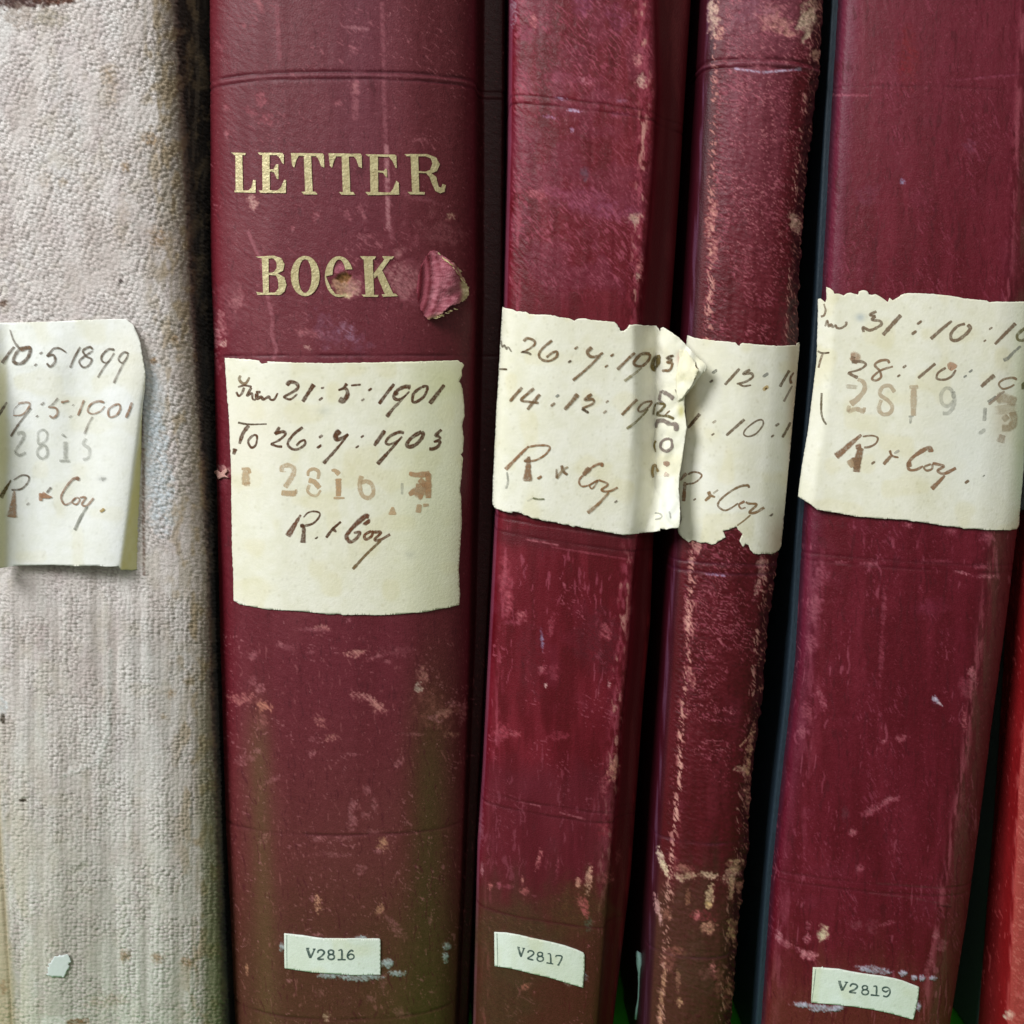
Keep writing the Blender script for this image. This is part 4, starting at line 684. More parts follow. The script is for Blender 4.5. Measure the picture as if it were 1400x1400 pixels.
A.mix(sst(720, 728, Y)*sst(758, 745, Y-(X-760)*.12)*.5*inn, (86, 28, 38))
for x, y, rx, ry, an, al, c_ in [(877, 110, 6, 8, 0, .95, (212, 176, 156)), (871, 82, 6, 8, 0, .9, (196, 130, 128)), (869, 55, 4, 5, 0, .8, pk3), (866, 297, 10, 5, -10, .95, (208, 172, 148)), (869, 303, 5, 6, 0, .95, (206, 176, 150)), (702, 18, 4, 16, 0, .8, (150, 130, 140)), (730, 28, 4, 8, -10, .9, (206, 140, 136)), (720, 48, 9, 10, 0, .5, (160, 96, 120)), (778, 107, 30, 8, 5, .5, (150, 84, 104)), (800, 110, 8, 4, 30, .8, (196, 130, 140)), (795, 10, 12, 14, 0, .4, (140, 84, 120)), (845, 25, 14, 16, 0, .4, (140, 84, 120)),
        (767, 135, 6, 2, 8, .95, (190, 176, 206)), (784, 151, 8, 2, 8, .95, (190, 180, 210)), (752, 160, 8, 2, 10, .8, (176, 150, 180)), (848, 156, 14, 3, 0, .6, (160, 96, 120)), (850, 138, 8, 2, 0, .7, (160, 120, 140)), (782, 177, 3, 3, 0, .8, (170, 150, 180)), (800, 238, 6, 8, 10, .85, (96, 72, 84)), (735, 265, 12, 6, 0, .7, (190, 120, 124)), (758, 262, 12, 8, 0, .5, (166, 96, 116)), (800, 275, 40, 14, 8, .45, (150, 84, 112)), (843, 290, 30, 10, 8, .4, (150, 84, 112)), (873, 367, 5, 16, 10, .9, (206, 130, 130)), (872, 378, 3, 5, 0, .95, (214, 176, 160)),
        (692, 800, 7, 30, -5, .6, (172, 84, 96)), (694, 825, 5, 16, 0, .6, (180, 96, 106)), (712, 843, 6, 7, -20, .8, (184, 110, 114)), (700, 851, 12, 3, 0, .5, pk3), (741, 874, 2, 12, -4, .95, (140, 130, 160)), (754, 853, 4, 14, 8, .8, (170, 88, 100)), (746, 937, 1.8, 2.5, 0, 1, (220, 190, 180)), (740, 915, 4, 6, 20, .8, (180, 110, 116)), (757, 918, 8, 10, 0, .5, (166, 86, 98)), (828, 865, 7, 10, 0, .8, (186, 102, 110)), (832, 936, 2, 4, 0, .95, (200, 150, 150)), (836, 975, 8, 3, 30, .6, pk3), (686, 1000, 10, 9, 0, .7, (176, 86, 98)), (704, 1003, 7, 4, 0, .85, (180, 96, 104)), (764, 1006, 12, 5, 0, .6, (166, 80, 92)),
        (838, 1052, 6, 14, 12, 1, (214, 150, 130)), (826, 1074, 5, 10, 0, .7, (180, 100, 106)), (826, 1134, 9, 12, 5, .6, (144, 50, 64)), (737, 1174, 3, 12, 12, .9, (196, 120, 120)), (747, 1180, 2, 8, 6, .7, pk3), (762, 1186, 2, 12, 5, .6, pk3), (805, 1200, 4, 16, 6, 1, (214, 162, 140)), (790, 1206, 4, 5, 0, .95, (208, 150, 130)), (714, 1204, 1.6, 6, 0, .9, (208, 140, 130)), (717, 1218, 5, 4, 0, .8, (190, 110, 110)), (670, 1211, 3, 4, 0, .9, (196, 116, 116)), (682, 1210, 3, 4, 0, .8, pk3), (695, 1212, 6, 3, 0, .5, pk3), (830, 1200, 7, 7, 0, .7, (170, 92, 96)), (795, 1238, 4, 11, -20, .9, (180, 98, 98)), (801, 1242, 3.5, 13, 0, .85, (176, 90, 92)), (805, 1264, 5, 7, 0, .9, (90, 96, 78)),
        (659, 1190, 2, 10, 0, .8, (176, 120, 128)), (718, 1349, 6, 4, -30, .9, (180, 110, 96)), (799, 1334, 4, 5, 0, .95, (150, 156, 176)), (775, 1345, 5, 2, 30, .8, (190, 190, 180)), (658, 1130, 3, 22, 0, .6, (150, 96, 110)), (845, 1170, 3, 10, 5, .5, (150, 84, 84))]:
    A.blob(x, y, rx*1.1, ry*1.1, c_, al*.85, ang=an, rag=.6, soft=.35, dr=.18, dh=-.00005)
A.line([(713, 1097), (738, 1102)], 1, (176, 110, 116), .7); A.line([(765, 1111), (800, 1120)], 1, (176, 110, 116), .7); A.line([(721, 738), (762, 745)], 1.2, (190, 120, 126), .7); A.line([(755, 748), (860, 765)], 1.2, (180, 100, 110), .5)
for r_, dp in ((138, .00016), (149, .0002), (722, .00015), (741, .0001), (1102, .0001), (1116, .0001), (1260, .00008)): A.band(r_, 1.8, dp, (70, 14, 28), .45)
u, v = rot(X, Y, 48); A.h += ((fbm(u/8, v/2.6, 2, 2)-.5)*.00024*up + (fbm(X/8, Y/60, 3, 2)-.5)*.0002)*inn
A.build('spine', M['leather'], B3)
board(B3, S3, -1, -0.0006, 0.034, 0.235, 0.003, M['board_maroon']); board(B3, S3, 1, -0.0006, 0.034, 0.235, 0.003, M['board_maroon']); pages(B3, S3, 0.003, 0.003, 0.045, 0.23)

# label: wraps the spine, dips into the joint, comes back out and ends in a torn flap over the neighbour
l0 = [(420, 690), (560, 680), (700, 674), (740, 672)]
LS3 = Surf([(0.0070, l0), (-0.0002, [(440, 862), (560, 863), (640, 857), (735, 846)]), ([(440, 0.0066), (600, 0.0068), (645, 0.0064), (700, 0.0042), (735, 0.0032)], [(440, 898), (560, 897), (600, 896), (645, 899), (700, 889), (735, 880)]),
            ([(440, 0.0022), (560, 0.0010), (640, -0.0006), (735, -0.0030)], [(440, 925), (500, 926), (560, 929), (640, 930), (735, 929)]), ([(440, -0.0026), (560, -0.0020), (735, -0.0034)], [(440, 975), (735, 972)])],
           [(-0.01, 0.010), (0, None), (0.04, 0.0040), (0.15, 0.0021), (0.45, 0.0), (0.8, -0.0005), (1, -0.0006), (1.3, [(440, .0010), (600, .0006), (700, -.0002), (735, -.0004)]), (1.9, [(440, .0063), (600, .0064), (645, .0060), (700, .0037), (735, .0027)]), (2, None), (2.12, [(440, .0058), (600, .0060), (645, .0056), (735, .0032)]), (3, None), (3.6, [(440, -.0012), (735, -.0034)]), (4, None)], lean=-0.13, y0=405, y1=745, step=2.6, mid=[(400, 800), (740, 770)])
cm = sst(872, 905, LS3.PX); LS3.P = LS3.P+LS3.N*(cm*((vn(LS3.PX/9+LS3.PY/30, LS3.PY/16, 3)-.5)*.0011+(np.abs(vn(LS3.PX/14, LS3.PY/22-LS3.PX/20, 5)-.5))*.0012))[..., None]; LS3.finish()
k = TP(670, 410, .12857); k2_ = TP(820, 410, .1214); k3 = TP(840, 560, .1286); k4 = TP(670, 560, .12857)
out = k([(130, 75), (170, 88), (240, 100), (290, 125), (380, 128), (420, 152), (500, 158), (600, 158), (680, 168), (740, 185), (830, 195), (895, 222), (940, 200), (1000, 198), (1060, 210), (1200, 225), (1320, 235)]) + \
    k2_([(170, 255), (200, 285), (235, 355), (270, 350), (300, 330), (330, 285), (400, 275), (500, 290), (640, 290), (670, 320), (688, 360), (692, 312), (720, 305), (820, 368), (900, 430), (985, 520), (1060, 595), (1110, 650), (1215, 745), (1205, 790), (1160, 820), (1095, 905), (1070, 960), (1010, 1020), (960, 1090), (955, 1160), (965, 1300)]) + \
    k3([(765, 120), (772, 190), (745, 380), (712, 600), (695, 690), (688, 840), (700, 1000), (704, 1150), (688, 1255), (620, 1262), (560, 1275), (495, 1265), (490, 1290), (420, 1300), (280, 1310), (190, 1322), (100, 1332), (20, 1318)]) + \
    k4([(1180, 1290), (1060, 1268), (980, 1255), (910, 1236), (890, 1250), (830, 1222), (790, 1225), (700, 1198), (620, 1185), (560, 1180), (520, 1160), (450, 1155), (400, 1125), (360, 1118), (330, 1098), (245, 1080), (235, 1100), (150, 1082), (60, 1045), (35, 1000), (40, 800), (58, 400), (78, 0)]) + k([(105, 740), (122, 400)])
V, T = cutmesh([ragged(out, 0.45, 2.0, 41)], g=2.8)
lab3 = piece('paper_label', LS3, V, T, M['paper'], B3, None, 0.0003, col=papercol((232, 231, 220), 5, [(930, 490, 5, 8, (206, 170, 150), .8), (914, 690, 16, 34, (246, 247, 243), .8), (903, 500, 8, 40, (226, 222, 214), .5), (932, 562, 4, 8, (200, 190, 110), .7)]), thick=0.00014, label='cream paper label bridging the gap between two spines, creased and torn at its right')  # white patch low on the flap: light painted into the paper
# second layer: the turned-over corner of the flap
fx = ragged(k2_([(905, 560), (985, 575), (1060, 690), (1120, 790), (1080, 905), (1030, 1000), (960, 1080), (900, 1140), (880, 1060), (870, 900), (885, 760), (900, 690)]), .5, 2.2, 43)
V, T = cutmesh([fx], g=2.4)
def fl3(x, y): return 0.0009*sst(925, 945, x)*sst(480, 510, y)
piece('paper_fold', LS3, V, T, M['paper'], lab3, B3.loc, 0.0006, lift=fl3, col=papercol((238, 236, 220), 8), thick=0.00014)
a = T_(670, 410, .12857); b = T_(820, 410, .1214); e = T_(840, 560, .1286); f_ = T_(670, 560, .12857); o3 = .00044; HB = (128, 100, 70)
strokes('handwriting', LS3, lab3, B3.loc, o3, a(([(130, 430), (145, 500), (165, 480), (185, 525), (200, 500), (235, 552)], 12, 10, GR, .75), ([(360, 440), (400, 408), (465, 430), (480, 468), (420, 520), (330, 560)], 22, 10, HB), ([(340, 552), (400, 560), (440, 582)], 14, 18, DARK), ([(660, 430), (560, 515), (522, 585), (560, 638), (640, 645), (708, 600), (708, 548), (650, 570), (600, 610)], 20, 16, HB), ([(915, 510)], 30, 0, HB, .7), ([(845, 655)], 28, 0, DARK), ([(1082, 502), (1036, 550), (1060, 598), (1130, 600), (1200, 560)], 28, 14, HB), ([(1170, 590), (1040, 720), (880, 855)], 16, 20, HB), ([(1297, 588)], 32, 0, HB), ([(1235, 703)], 26, 0, HB)) +
    b(([(385, 595), (290, 690), (195, 785)], 20, 24, HB), ([(545, 612), (450, 615), (378, 700), (400, 742), (470, 742), (540, 670), (545, 612)], 24, 20, HB), ([(460, 765), (370, 840), (275, 915)], 14, 22, (150, 140, 106), .7), ([(660, 640), (600, 670), (580, 750), (605, 785), (660, 720), (672, 650), (660, 640)], 34, 30, (116, 100, 56)), ([(835, 622), (765, 650), (822, 675)], 16, 20, DARK), ([(822, 678), (770, 700), (822, 715), (795, 785), (712, 795)], 18, 22, HB)), seed=9)
strokes('handwriting', LS3, lab3, B3.loc, o3, a(([(110, 735), (190, 738)], 13, 13, DARK), ([(345, 930), (280, 1005), (215, 1080)], 22, 22, HB), ([(470, 940), (400, 1000), (335, 1065), (420, 1083), (520, 1095)], 22, 16, HB), ([(532, 1003), (465, 1085), (400, 1165)], 26, 22, HB), ([(715, 1018)], 30, 0, GREY, .9), ([(668, 1112)], 36, 0, HB, .8), ([(932, 1000), (870, 1080), (790, 1165)], 34, 22, HB), ([(1080, 1000), (1010, 1060), (1090, 1055), (1092, 1100), (975, 1152)], 24, 14, HB), ([(975, 1152), (1045, 1200)], 20, 20, DARK), ([(1243, 1080)], 26, 0, HB, .7), ([(1220, 1190)], 32, 0, HB, .5)) +
    b(([(410, 1120), (330, 1205), (245, 1295)], 20, 22, HB), ([(580, 1142), (480, 1160), (420, 1228), (450, 1260), (530, 1210), (580, 1150)], 16, 14, HB), ([(530, 1230), (450, 1320), (365, 1400), (300, 1450)], 14, 20, (130, 120, 80), .8), ([(640, 1160), (605, 1200), (590, 1290)], 18, 18, (112, 98, 56)), ([(645, 1165), (745, 1175), (700, 1240), (655, 1290), (780, 1310), (840, 1335)], 18, 20, (112, 98, 60)), ([(800, 1245), (740, 1300)], 12, 12, HB)), seed=10)
PG = (134, 120, 112)
strokes('stamped_number', LS3, lab3, B3.loc, o3, b(([(700, 1020), (680, 1130)], 20, 22, PG, .8), ([(700, 1025), (770, 1060), (840, 1110)], 26, 34, PG, .85), ([(680, 1130), (745, 1180)], 22, 22, PG, .7), ([(860, 1010), (885, 1070)], 8, 6, GR, .8), ([(1000, 795), (1045, 830), (1085, 890)], 8, 8, (170, 156, 90), .9), ([(1050, 700), (1115, 780)], 10, 8, HB, .6)) +
    e(([(445, 195), (455, 135), (520, 118), (600, 150), (662, 165), (660, 225)], 34, 30, PG, .85), ([(450, 328), (418, 380), (436, 450)], 22, 18, (128, 112, 62)), ([(600, 312), (520, 330), (498, 395), (550, 440), (610, 405), (618, 345), (600, 312)], 22, 20, PG, .9), ([(402, 720), (392, 650), (412, 590), (450, 612), (480, 660)], 22, 18, (150, 128, 84), .85), ([(530, 570), (580, 568), (555, 600)], 34, 26, (170, 140, 120), .9), ([(540, 682), (590, 700)], 34, 20, (214, 196, 180), .9), ([(430, 1100), (500, 1112), (510, 1150), (440, 1170)], 12, 12, GREY, .5), ([(590, 1080), (605, 1155)], 9, 12, GREY, .5)), seed=11)
strokes('handwriting', LS3, lab3, B3.loc, o3, f_(([(412, 388), (300, 500), (170, 635)], 16, 28, (150, 110, 78)), ([(400, 398), (500, 380), (600, 380), (636, 405), (600, 465), (520, 522), (440, 545), (362, 545)], 16, 14, (146, 108, 74)), ([(415, 495), (412, 560), (405, 650), (402, 760)], 20, 66, (144, 112, 84)), ([(365, 545), (430, 530)], 20, 44, (144, 112, 84)), ([(528, 720)], 38, 0, (146, 108, 74)), ([(760, 590), (775, 650), (820, 690)], 22, 18, HB, .8), ([(828, 605), (770, 645), (705, 730)], 14, 22, (160, 140, 110), .8), ([(706, 630), (708, 730)], 14, 18, HB, .6),
    ([(1185, 605), (1185, 572), (1100, 600), (1000, 685), (946, 750), (970, 812), (1050, 800), (1145, 745)], 20, 10, (150, 110, 78)), ([(1060, 620), (990, 690)], 40, 30, (144, 112, 84), .8), ([(1145, 745), (1060, 800), (1078, 838), (1112, 808), (1145, 750)], 12, 10, (146, 108, 74)), ([(1150, 745), (1250, 790), (1182, 850), (1230, 868), (1290, 858), (1355, 825)], 14, 16, (146, 108, 74)), ([(1262, 878), (1150, 1000), (1035, 1095)], 14, 28, (150, 116, 80)), ([(1335, 975)], 24, 0, GR), ([(455, 938), (520, 950), (580, 948)], 12, 12, (120, 122, 90), .9), ([(400, 970), (455, 938)], 14, 8, GREY, .3), ([(185, 660), (195, 760), (175, 840)], 12, 16, GREY, .55)), seed=12)
tt = T_(665, 1260, .10714)
number_label(S3, B3, TP(665, 1260, .10714), [(105, 130), (250, 136), (420, 165), (560, 200), (700, 230), (850, 262), (1000, 300), (1150, 352), (1235, 390), (1250, 415), (1250, 560), (1240, 700), (1230, 835), (1000, 765), (800, 705), (600, 660), (330, 592), (200, 572), (110, 560)],
    tt(([(410, 322), (445, 442)], 18, 16, TYc), ([(445, 442), (480, 335)], 14, 14, TYc), ([(395, 314), (432, 322)], 10, 10, TYc), ([(460, 328), (496, 336)], 10, 10, TYc), ([(528, 388), (548, 362), (590, 368), (605, 398), (570, 432), (530, 460), (602, 482)], 14, 14, TYc),
       *eight(685, 435, 32, 26, 40, 32, 13), ([(780, 400), (815, 408), (822, 520)], 12, 15, TYc), ([(765, 516), (855, 532)], 12, 12, TYc), ([(888, 445), (892, 425), (965, 440), (920, 545)], 12, 16, TYc), ([(900, 541), (932, 548)], 10, 10, TYc)), 0.0004, 33, [(140, 140), (146, 350), (150, 562)], 'small white number label typed V2817 sloping down to the right')

# ================================================================== BOOK 4
L4 = [(0, 966), (200, 954), (430, 941), (720, 921), (860, 911), (1060, 898), (1200, 889), (1400, 878)]
R4 = [(0, 1126), (100, 1121), (200, 1108), (300, 1098), (430, 1092), (480, 1091), (750, 1066), (860, 1050), (960, 1042), (1060, 1028), (1160, 1023), (1260, 1011), (1400, 1000)]
S4 = Surf([(0.0075, L4), (0.0065, R4)], [(-0.06, 0.040), (-0.02, 0.014), (0, None), (0.05, 0.0048), (0.14, 0.0032), (0.32, 0.0010), (0.52, 0.0), (0.72, 0.0008), (0.87, 0.0028), (0.96, 0.0050), (1, None), (1.02, 0.012), (1.0, 0.040)], lean=-0.045, y1=footrow(940, 0.0)+2)
B4 = Thing('leather_book', 'narrow maroon leather book with badly rubbed edges showing pinkish cream scuffs', 'book', base_of(S4))
A, w = leather(S4, L4, R4, 4, (90, 18, 32), (116, 46, 58), (74, 4, 18), (76, 52, 38), 1195, (110, 50, 66))
X, Y = A.X, A.Y; A.mix(sst(120, 20, Y)*.6, (118, 70, 80)); A.mix(sst(0.12, .25, w)*sst(.85, .7, w)*sst(420, 200, Y)*.5, (128, 72, 86))
A.mix(sst(.11, .06, w)*.8, (58, 18, 34)); A.mix(sst(.0, .02, w)*sst(.06, .035, w)*.6*sst(.3, .6, fbm(X/3, Y/60, 2, 2)), (104, 80, 104)); A.mix(sst(1200, 1300, Y)*sst(.11, .05, w)*.5, (52, 32, 44))  # grey-purple line: sheen of the lit left side painted in
core = sst(.10, .16, w); wob = 6*(vn(X/9, Y/9, 2)-.5)
dn4 = .35+.65*sst(.3, .6, fbm(X/20, Y/26, 2, 3)); A.nicks((166, 92, 106), 32, 6.5, 1.1, .70, .6, core*sst(.93, .85, w)*sst(1160, 1000, Y)*dn4, 1, warp=4); A.nicks((184, 116, 120), 22, 5, .9, .74, .55, core*sst(1160, 1000, Y)*dn4, 3, warp=5); A.nicks((196, 132, 132), 45, 4, 1.2, .82, .6, core*sst(600, 300, Y), 2)
A.nicks((66, 10, 26), 30, 8, 1.4, .8, .35, core, 5)
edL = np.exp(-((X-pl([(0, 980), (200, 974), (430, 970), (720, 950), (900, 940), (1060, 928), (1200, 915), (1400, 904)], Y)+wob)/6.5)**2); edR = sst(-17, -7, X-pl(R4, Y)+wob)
A.nicks((206, 150, 138), 60, 7, 1.5, .54, .95, edL*sst(260, 330, Y)*sst(.35, .6, fbm(X/9, Y/40, 3, 3))*sst(1330, 1180, Y), 2); A.nicks((206, 150, 136), 50, 5, 1.7, .62, .8, edL, 6)
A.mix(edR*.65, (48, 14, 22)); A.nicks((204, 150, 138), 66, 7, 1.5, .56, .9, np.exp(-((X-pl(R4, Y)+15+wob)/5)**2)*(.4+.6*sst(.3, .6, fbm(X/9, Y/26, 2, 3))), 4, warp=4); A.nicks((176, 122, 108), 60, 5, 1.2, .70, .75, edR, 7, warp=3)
for x, y, rx, ry, an, al, c_ in [(975, 22, 7, 22, 0, 1, (196, 164, 146)), (984, 45, 5, 8, 0, .8, (206, 160, 140)), (1102, 32, 11, 18, 12, 1, (204, 178, 154)), (1108, 10, 10, 14, 0, .8, (196, 160, 140)), (1062, 32, 22, 12, 25, .7, (196, 140, 128)), (1052, 15, 12, 10, 0, .6, (180, 120, 120)), (1072, 42, 16, 6, 20, .6, (186, 130, 120)), (1115, 75, 7, 6, 0, .9, (206, 160, 140)), (1030, 14, 20, 12, 0, .3, (130, 90, 110)), (972, 300, 6, 24, 10, .8, (206, 150, 136)), (976, 340, 6, 16, 10, .7, (206, 150, 136)), (1088, 305, 6, 12, -20, .95, (216, 176, 156)), (1070, 320, 4, 4, 0, .8, (200, 150, 140)),
        (952, 748, 5, 9, 10, .9, (206, 150, 140)), (1040, 772, 5, 8, 0, .95, (206, 156, 146)), (1043, 785, 6, 6, 0, .8, (200, 150, 140)), (1036, 803, 4, 9, 10, .9, (208, 156, 146)), (940, 845, 5, 22, 0, .7, (206, 150, 140)), (944, 925, 5, 14, -22, .8, (206, 150, 136)), (1013, 1052, 8, 4, 10, 1, (212, 168, 146)), (1024, 1020, 3, 26, 14, .8, (206, 150, 126)), (1022, 1075, 5, 20, 0, .7, (200, 140, 124)), (1024, 1100, 4, 14, 0, .6, (196, 140, 124)),
        (903, 1170, 4, 10, -16, 1, (216, 190, 168)), (908, 1186, 3.5, 12, -28, 1, (222, 200, 166)), (899, 1240, 3.5, 16, -12, .95, (200, 150, 146)), (928, 1200, 4, 7, -50, 1, (212, 176, 150)), (943, 1198, 9, 4, -5, 1, (214, 178, 150)), (935, 1188, 12, 5, 15, .7, (200, 140, 126)), (970, 1197, 10, 4.5, 8, 1, (216, 182, 154)), (1000, 1196, 10, 9, -20, 1, (206, 164, 144)), (1006, 1184, 9, 8, -30, .9, (216, 172, 140)), (970, 1225, 5, 14, 8, 1, (208, 172, 140)), (969, 1238, 4, 4, 0, 1, (220, 180, 130)), (1000, 1215, 4, 14, 0, .9, (216, 172, 140)), (1012, 1212, 8, 6, 0, .7, (200, 140, 120)), (1002, 1270, 6, 14, 5, 1, (214, 166, 130)), (968, 1268, 9, 7, 0, .95, (210, 150, 126)), (962, 1252, 13, 7, 0, .7, (150, 60, 70)), (952, 1252, 4, 6, 0, .8, (200, 120, 120)),
        (940, 1228, 3, 10, 0, .7, (196, 140, 110)), (912, 1250, 5, 7, 0, .6, (180, 120, 100)), (925, 1300, 10, 6, 0, .5, (170, 110, 90)), (912, 1315, 8, 16, 0, .5, (160, 100, 90)), (965, 1330, 13, 8, 0, .6, (160, 96, 96)), (973, 1322, 4, 7, 0, .8, (190, 120, 116)), (927, 1340, 3, 12, 0, .7, (180, 130, 106)), (928, 1370, 4, 5, 0, .9, (200, 150, 116)), (984, 1340, 6, 20, 5, .5, (170, 110, 96)), (995, 1360, 5, 24, 8, .6, (176, 120, 96)), (905, 1360, 3, 34, 6, .8, (190, 140, 110)), (903, 1395, 3, 12, 0, .8, (196, 140, 116)), (945, 1210, 16, 26, 0, .4, (74, 54, 32)), (950, 1330, 20, 40, 0, .4, (80, 66, 44)), (1005, 1250, 6, 20, 0, .5, (60, 20, 30))]:
    A.blob(x, y, rx*1.1, ry*1.1, c_, al*.9, ang=an, rag=.65, soft=.3, dr=.2, dh=-.00008)
A.line([(1012, 1020), (1032, 1000)], 1.5, (220, 170, 140), .8); A.line([(1028, 1022), (1022, 1060)], 2.2, (214, 160, 130), .9)
for r_ in (80, 91): A.band(r_, 2.0, .00028, (72, 20, 34), .5)
A.band(86, 2.2, -.00012, (134, 84, 96), .4); A.line([(1005, 94), (1045, 99), (1095, 94)], 1.6, (186, 176, 200), .8); A.line([(965, 785), (990, 787)], 1.3, (186, 176, 210), .7)
for r_ in (772, 785, 1154, 1310): A.band(r_, 2.2, .00014, (80, 40, 66), .4)
u, v = rot(X, Y, 28); A.h += (fbm(u/6, v/2.4, 2, 2)-.5)*.00030*core + (fbm(X/7, Y/50, 3, 2)-.5)*.0002 - edR*(fbm(X/5, Y/7, 1, 2)-.35)*.0010
A.build('spine', M['leather'], B4)
board(B4, S4, -1, -0.0006, 0.034, 0.235, 0.003, M['board_maroon']); board(B4, S4, 1, -0.0003, 0.034, 0.235, 0.003, M['board_maroon']); pages(B4, S4, 0.003, 0.003, 0.045, 0.23)
k = TP(930, 450, .12857); k2_ = TP(920, 610, .12857)
out = k([(85, 68), (140, 85), (200, 100), (330, 118), (470, 130), (585, 140), (612, 168), (626, 178), (640, 160), (662, 148), (800, 162), (1000, 178), (1100, 178), (1190, 170), (1222, 172), (1240, 145), (1262, 140), (1258, 250), (1240, 350), (1232, 480), (1215, 640), (1205, 780), (1190, 900), (1175, 1150), (1168, 1300)]) + \
    k2_([(1245, 60), (1220, 300), (1195, 600), (1175, 850), (1160, 1000), (1140, 1060), (1112, 1110), (1080, 1128), (1040, 1145), (960, 1140), (900, 1148), (850, 1138), (818, 1100), (800, 1050), (768, 1035), (745, 1070), (725, 1045), (706, 1010), (722, 965), (738, 932), (710, 905), (690, 885), (672, 852), (600, 885), (530, 900), (548, 935), (562, 968), (520, 990), (480, 1012), (450, 1040), (410, 1045), (350, 1020), (300, 1030), (210, 995), (170, 1020), (120, 985), (70, 930), (60, 880), (98, 780), (75, 560), (60, 420), (75, 210), (108, 0)]) + k([(75, 1050), (58, 860), (42, 740), (45, 500), (60, 300)])
V, T = cutmesh([ragged(out, 0.45, 2.0, 51)], g=2.8)
lab4 = piece('paper_label', S4, V, T, M['paper'], B4, None, 0.00035, col=papercol((230, 229, 219), 7, [(1085, 600, 9, 160, (176, 150, 126), .75), (1062, 740, 14, 30, (190, 166, 140), .6), (946, 560, 10, 30, (200, 180, 130), .5)]), thick=0.00014, label='cream paper label with a deep ragged tear in its lower edge')
a = T_(930, 450, .12857); b = T_(920, 610, .12857); o4 = .00035; H4 = (122, 104, 82)
strokes('handwriting', S4, lab4, B4.loc, o4, a(([(370, 452)], 42, 0, (130, 130, 118), .8), ([(333, 555)], 30, 0, DARK), ([(630, 420), (550, 510), (475, 592)], 20, 22, H4), ([(740, 430), (670, 475), (750, 470), (765, 510), (690, 560), (600, 582)], 22, 14, H4), ([(620, 575), (670, 605), (750, 595)], 18, 12, H4), ([(902, 488)], 44, 0, GREY, .7), ([(902, 626)], 50, 0, (200, 170, 110), .8), ([(906, 632)], 20, 0, DARK), ([(1150, 438), (1100, 525), (1050, 612)], 20, 20, H4), ([(1195, 460), (1160, 520), (1168, 580)], 12, 22, (122, 92, 70)), ([(1180, 600), (1135, 685), (1090, 770)], 12, 18, (150, 136, 120), .7)), seed=13)
strokes('handwriting', S4, lab4, B4.loc, o4, a(([(212, 900), (150, 975), (90, 1050)], 24, 18, (106, 84, 60)), ([(365, 985)], 32, 0, (160, 144, 120), .7), ([(350, 1118)], 26, 0, H4), ([(680, 958), (585, 1045), (490, 1130)], 22, 20, H4), ([(865, 965), (800, 978), (700, 1055), (672, 1115), (720, 1140), (800, 1110), (872, 1020), (865, 965)], 12, 12, H4), ([(1022, 1015)], 34, 0, H4, .6), ([(972, 1135)], 26, 0, H4, .8), ([(1160, 990), (1120, 1070), (1075, 1150)], 18, 18, H4)), seed=14)
strokes('handwriting', S4, lab4, B4.loc, o4, b(([(150, 288), (118, 325), (88, 365)], 28, 10, (170, 140, 118), .8), ([(165, 300), (220, 275), (285, 285), (308, 320), (240, 385), (145, 405)], 14, 12, (134, 106, 76)), ([(135, 380), (128, 480), (120, 585)], 18, 26, (144, 110, 82)), ([(235, 565)], 24, 0, H4), ([(482, 462), (430, 500)], 14, 12, (190, 180, 160), .9), ([(380, 480), (400, 520), (450, 540)], 26, 14, (146, 116, 80)), ([(400, 530), (345, 580)], 22, 18, (146, 116, 80)),
    ([(805, 442), (788, 415), (700, 430), (590, 495), (500, 575), (482, 635), (545, 680), (610, 660), (690, 605)], 18, 12, (134, 108, 78)), ([(760, 585), (700, 620), (722, 662), (770, 650)], 18, 12, (150, 116, 88)), ([(770, 590), (800, 608), (885, 620), (810, 700), (870, 705), (965, 650)], 16, 20, (146, 116, 82)), ([(820, 730), (750, 790), (680, 842)], 12, 12, (150, 126, 90)), ([(1038, 730)], 28, 0, GR, .8)), seed=15)

# ================================================================== BOOK 5
L5 = [(0, 1150), (200, 1138), (300, 1133), (430, 1126), (720, 1101), (900, 1091), (1060, 1073), (1200, 1058), (1400, 1044)]
R5 = [(0, 1440), (400, 1421), (700, 1394), (740, 1388), (840, 1376), (900, 1368), (1000, 1354), (1120, 1339), (1250, 1322), (1400, 1298)]
S5 = Surf([(0.0080, L5), (0.0070, R5)], [(-0.03, 0.013), (-0.012, 0.0098), (0, None), (0.025, 0.0058), (0.09, 0.0044), (0.25, 0.0022), (0.5, 0.0004), (0.75, 0.0), (0.87, 0.0012), (0.95, 0.0035), (1, None), (1.01, 0.014), (0.995, 0.04)], lean=-0.055, y1=footrow(1170, 0.0)+4)
B5 = Thing('half_leather_book', 'wide crimson leather spine with blue black cloth boards, second from the right', 'book', base_of(S5))
A, w = leather(S5, L5, R5, 6, (102, 22, 42), (122, 42, 58), (86, 10, 28), (102, 50, 42), 1320, (116, 46, 66))
X, Y = A.X, A.Y; A.mix(sst(400, 60, Y)*.4, (118, 44, 64)); A.mix(sst(.82, .95, w)*.6, (92, 48, 44)); A.mix(sst(.86, .9, w)*sst(.97, .93, w)*sst(.4, .6, fbm(X/5, Y/50, 2, 2))*.4, (92, 76, 56)); A.mix(sst(.12, .04, w)*sst(1400, 900, Y)*.3, (112, 62, 96)); A.mix(sst(.02, -.01, w)*.8, (60, 34, 50))
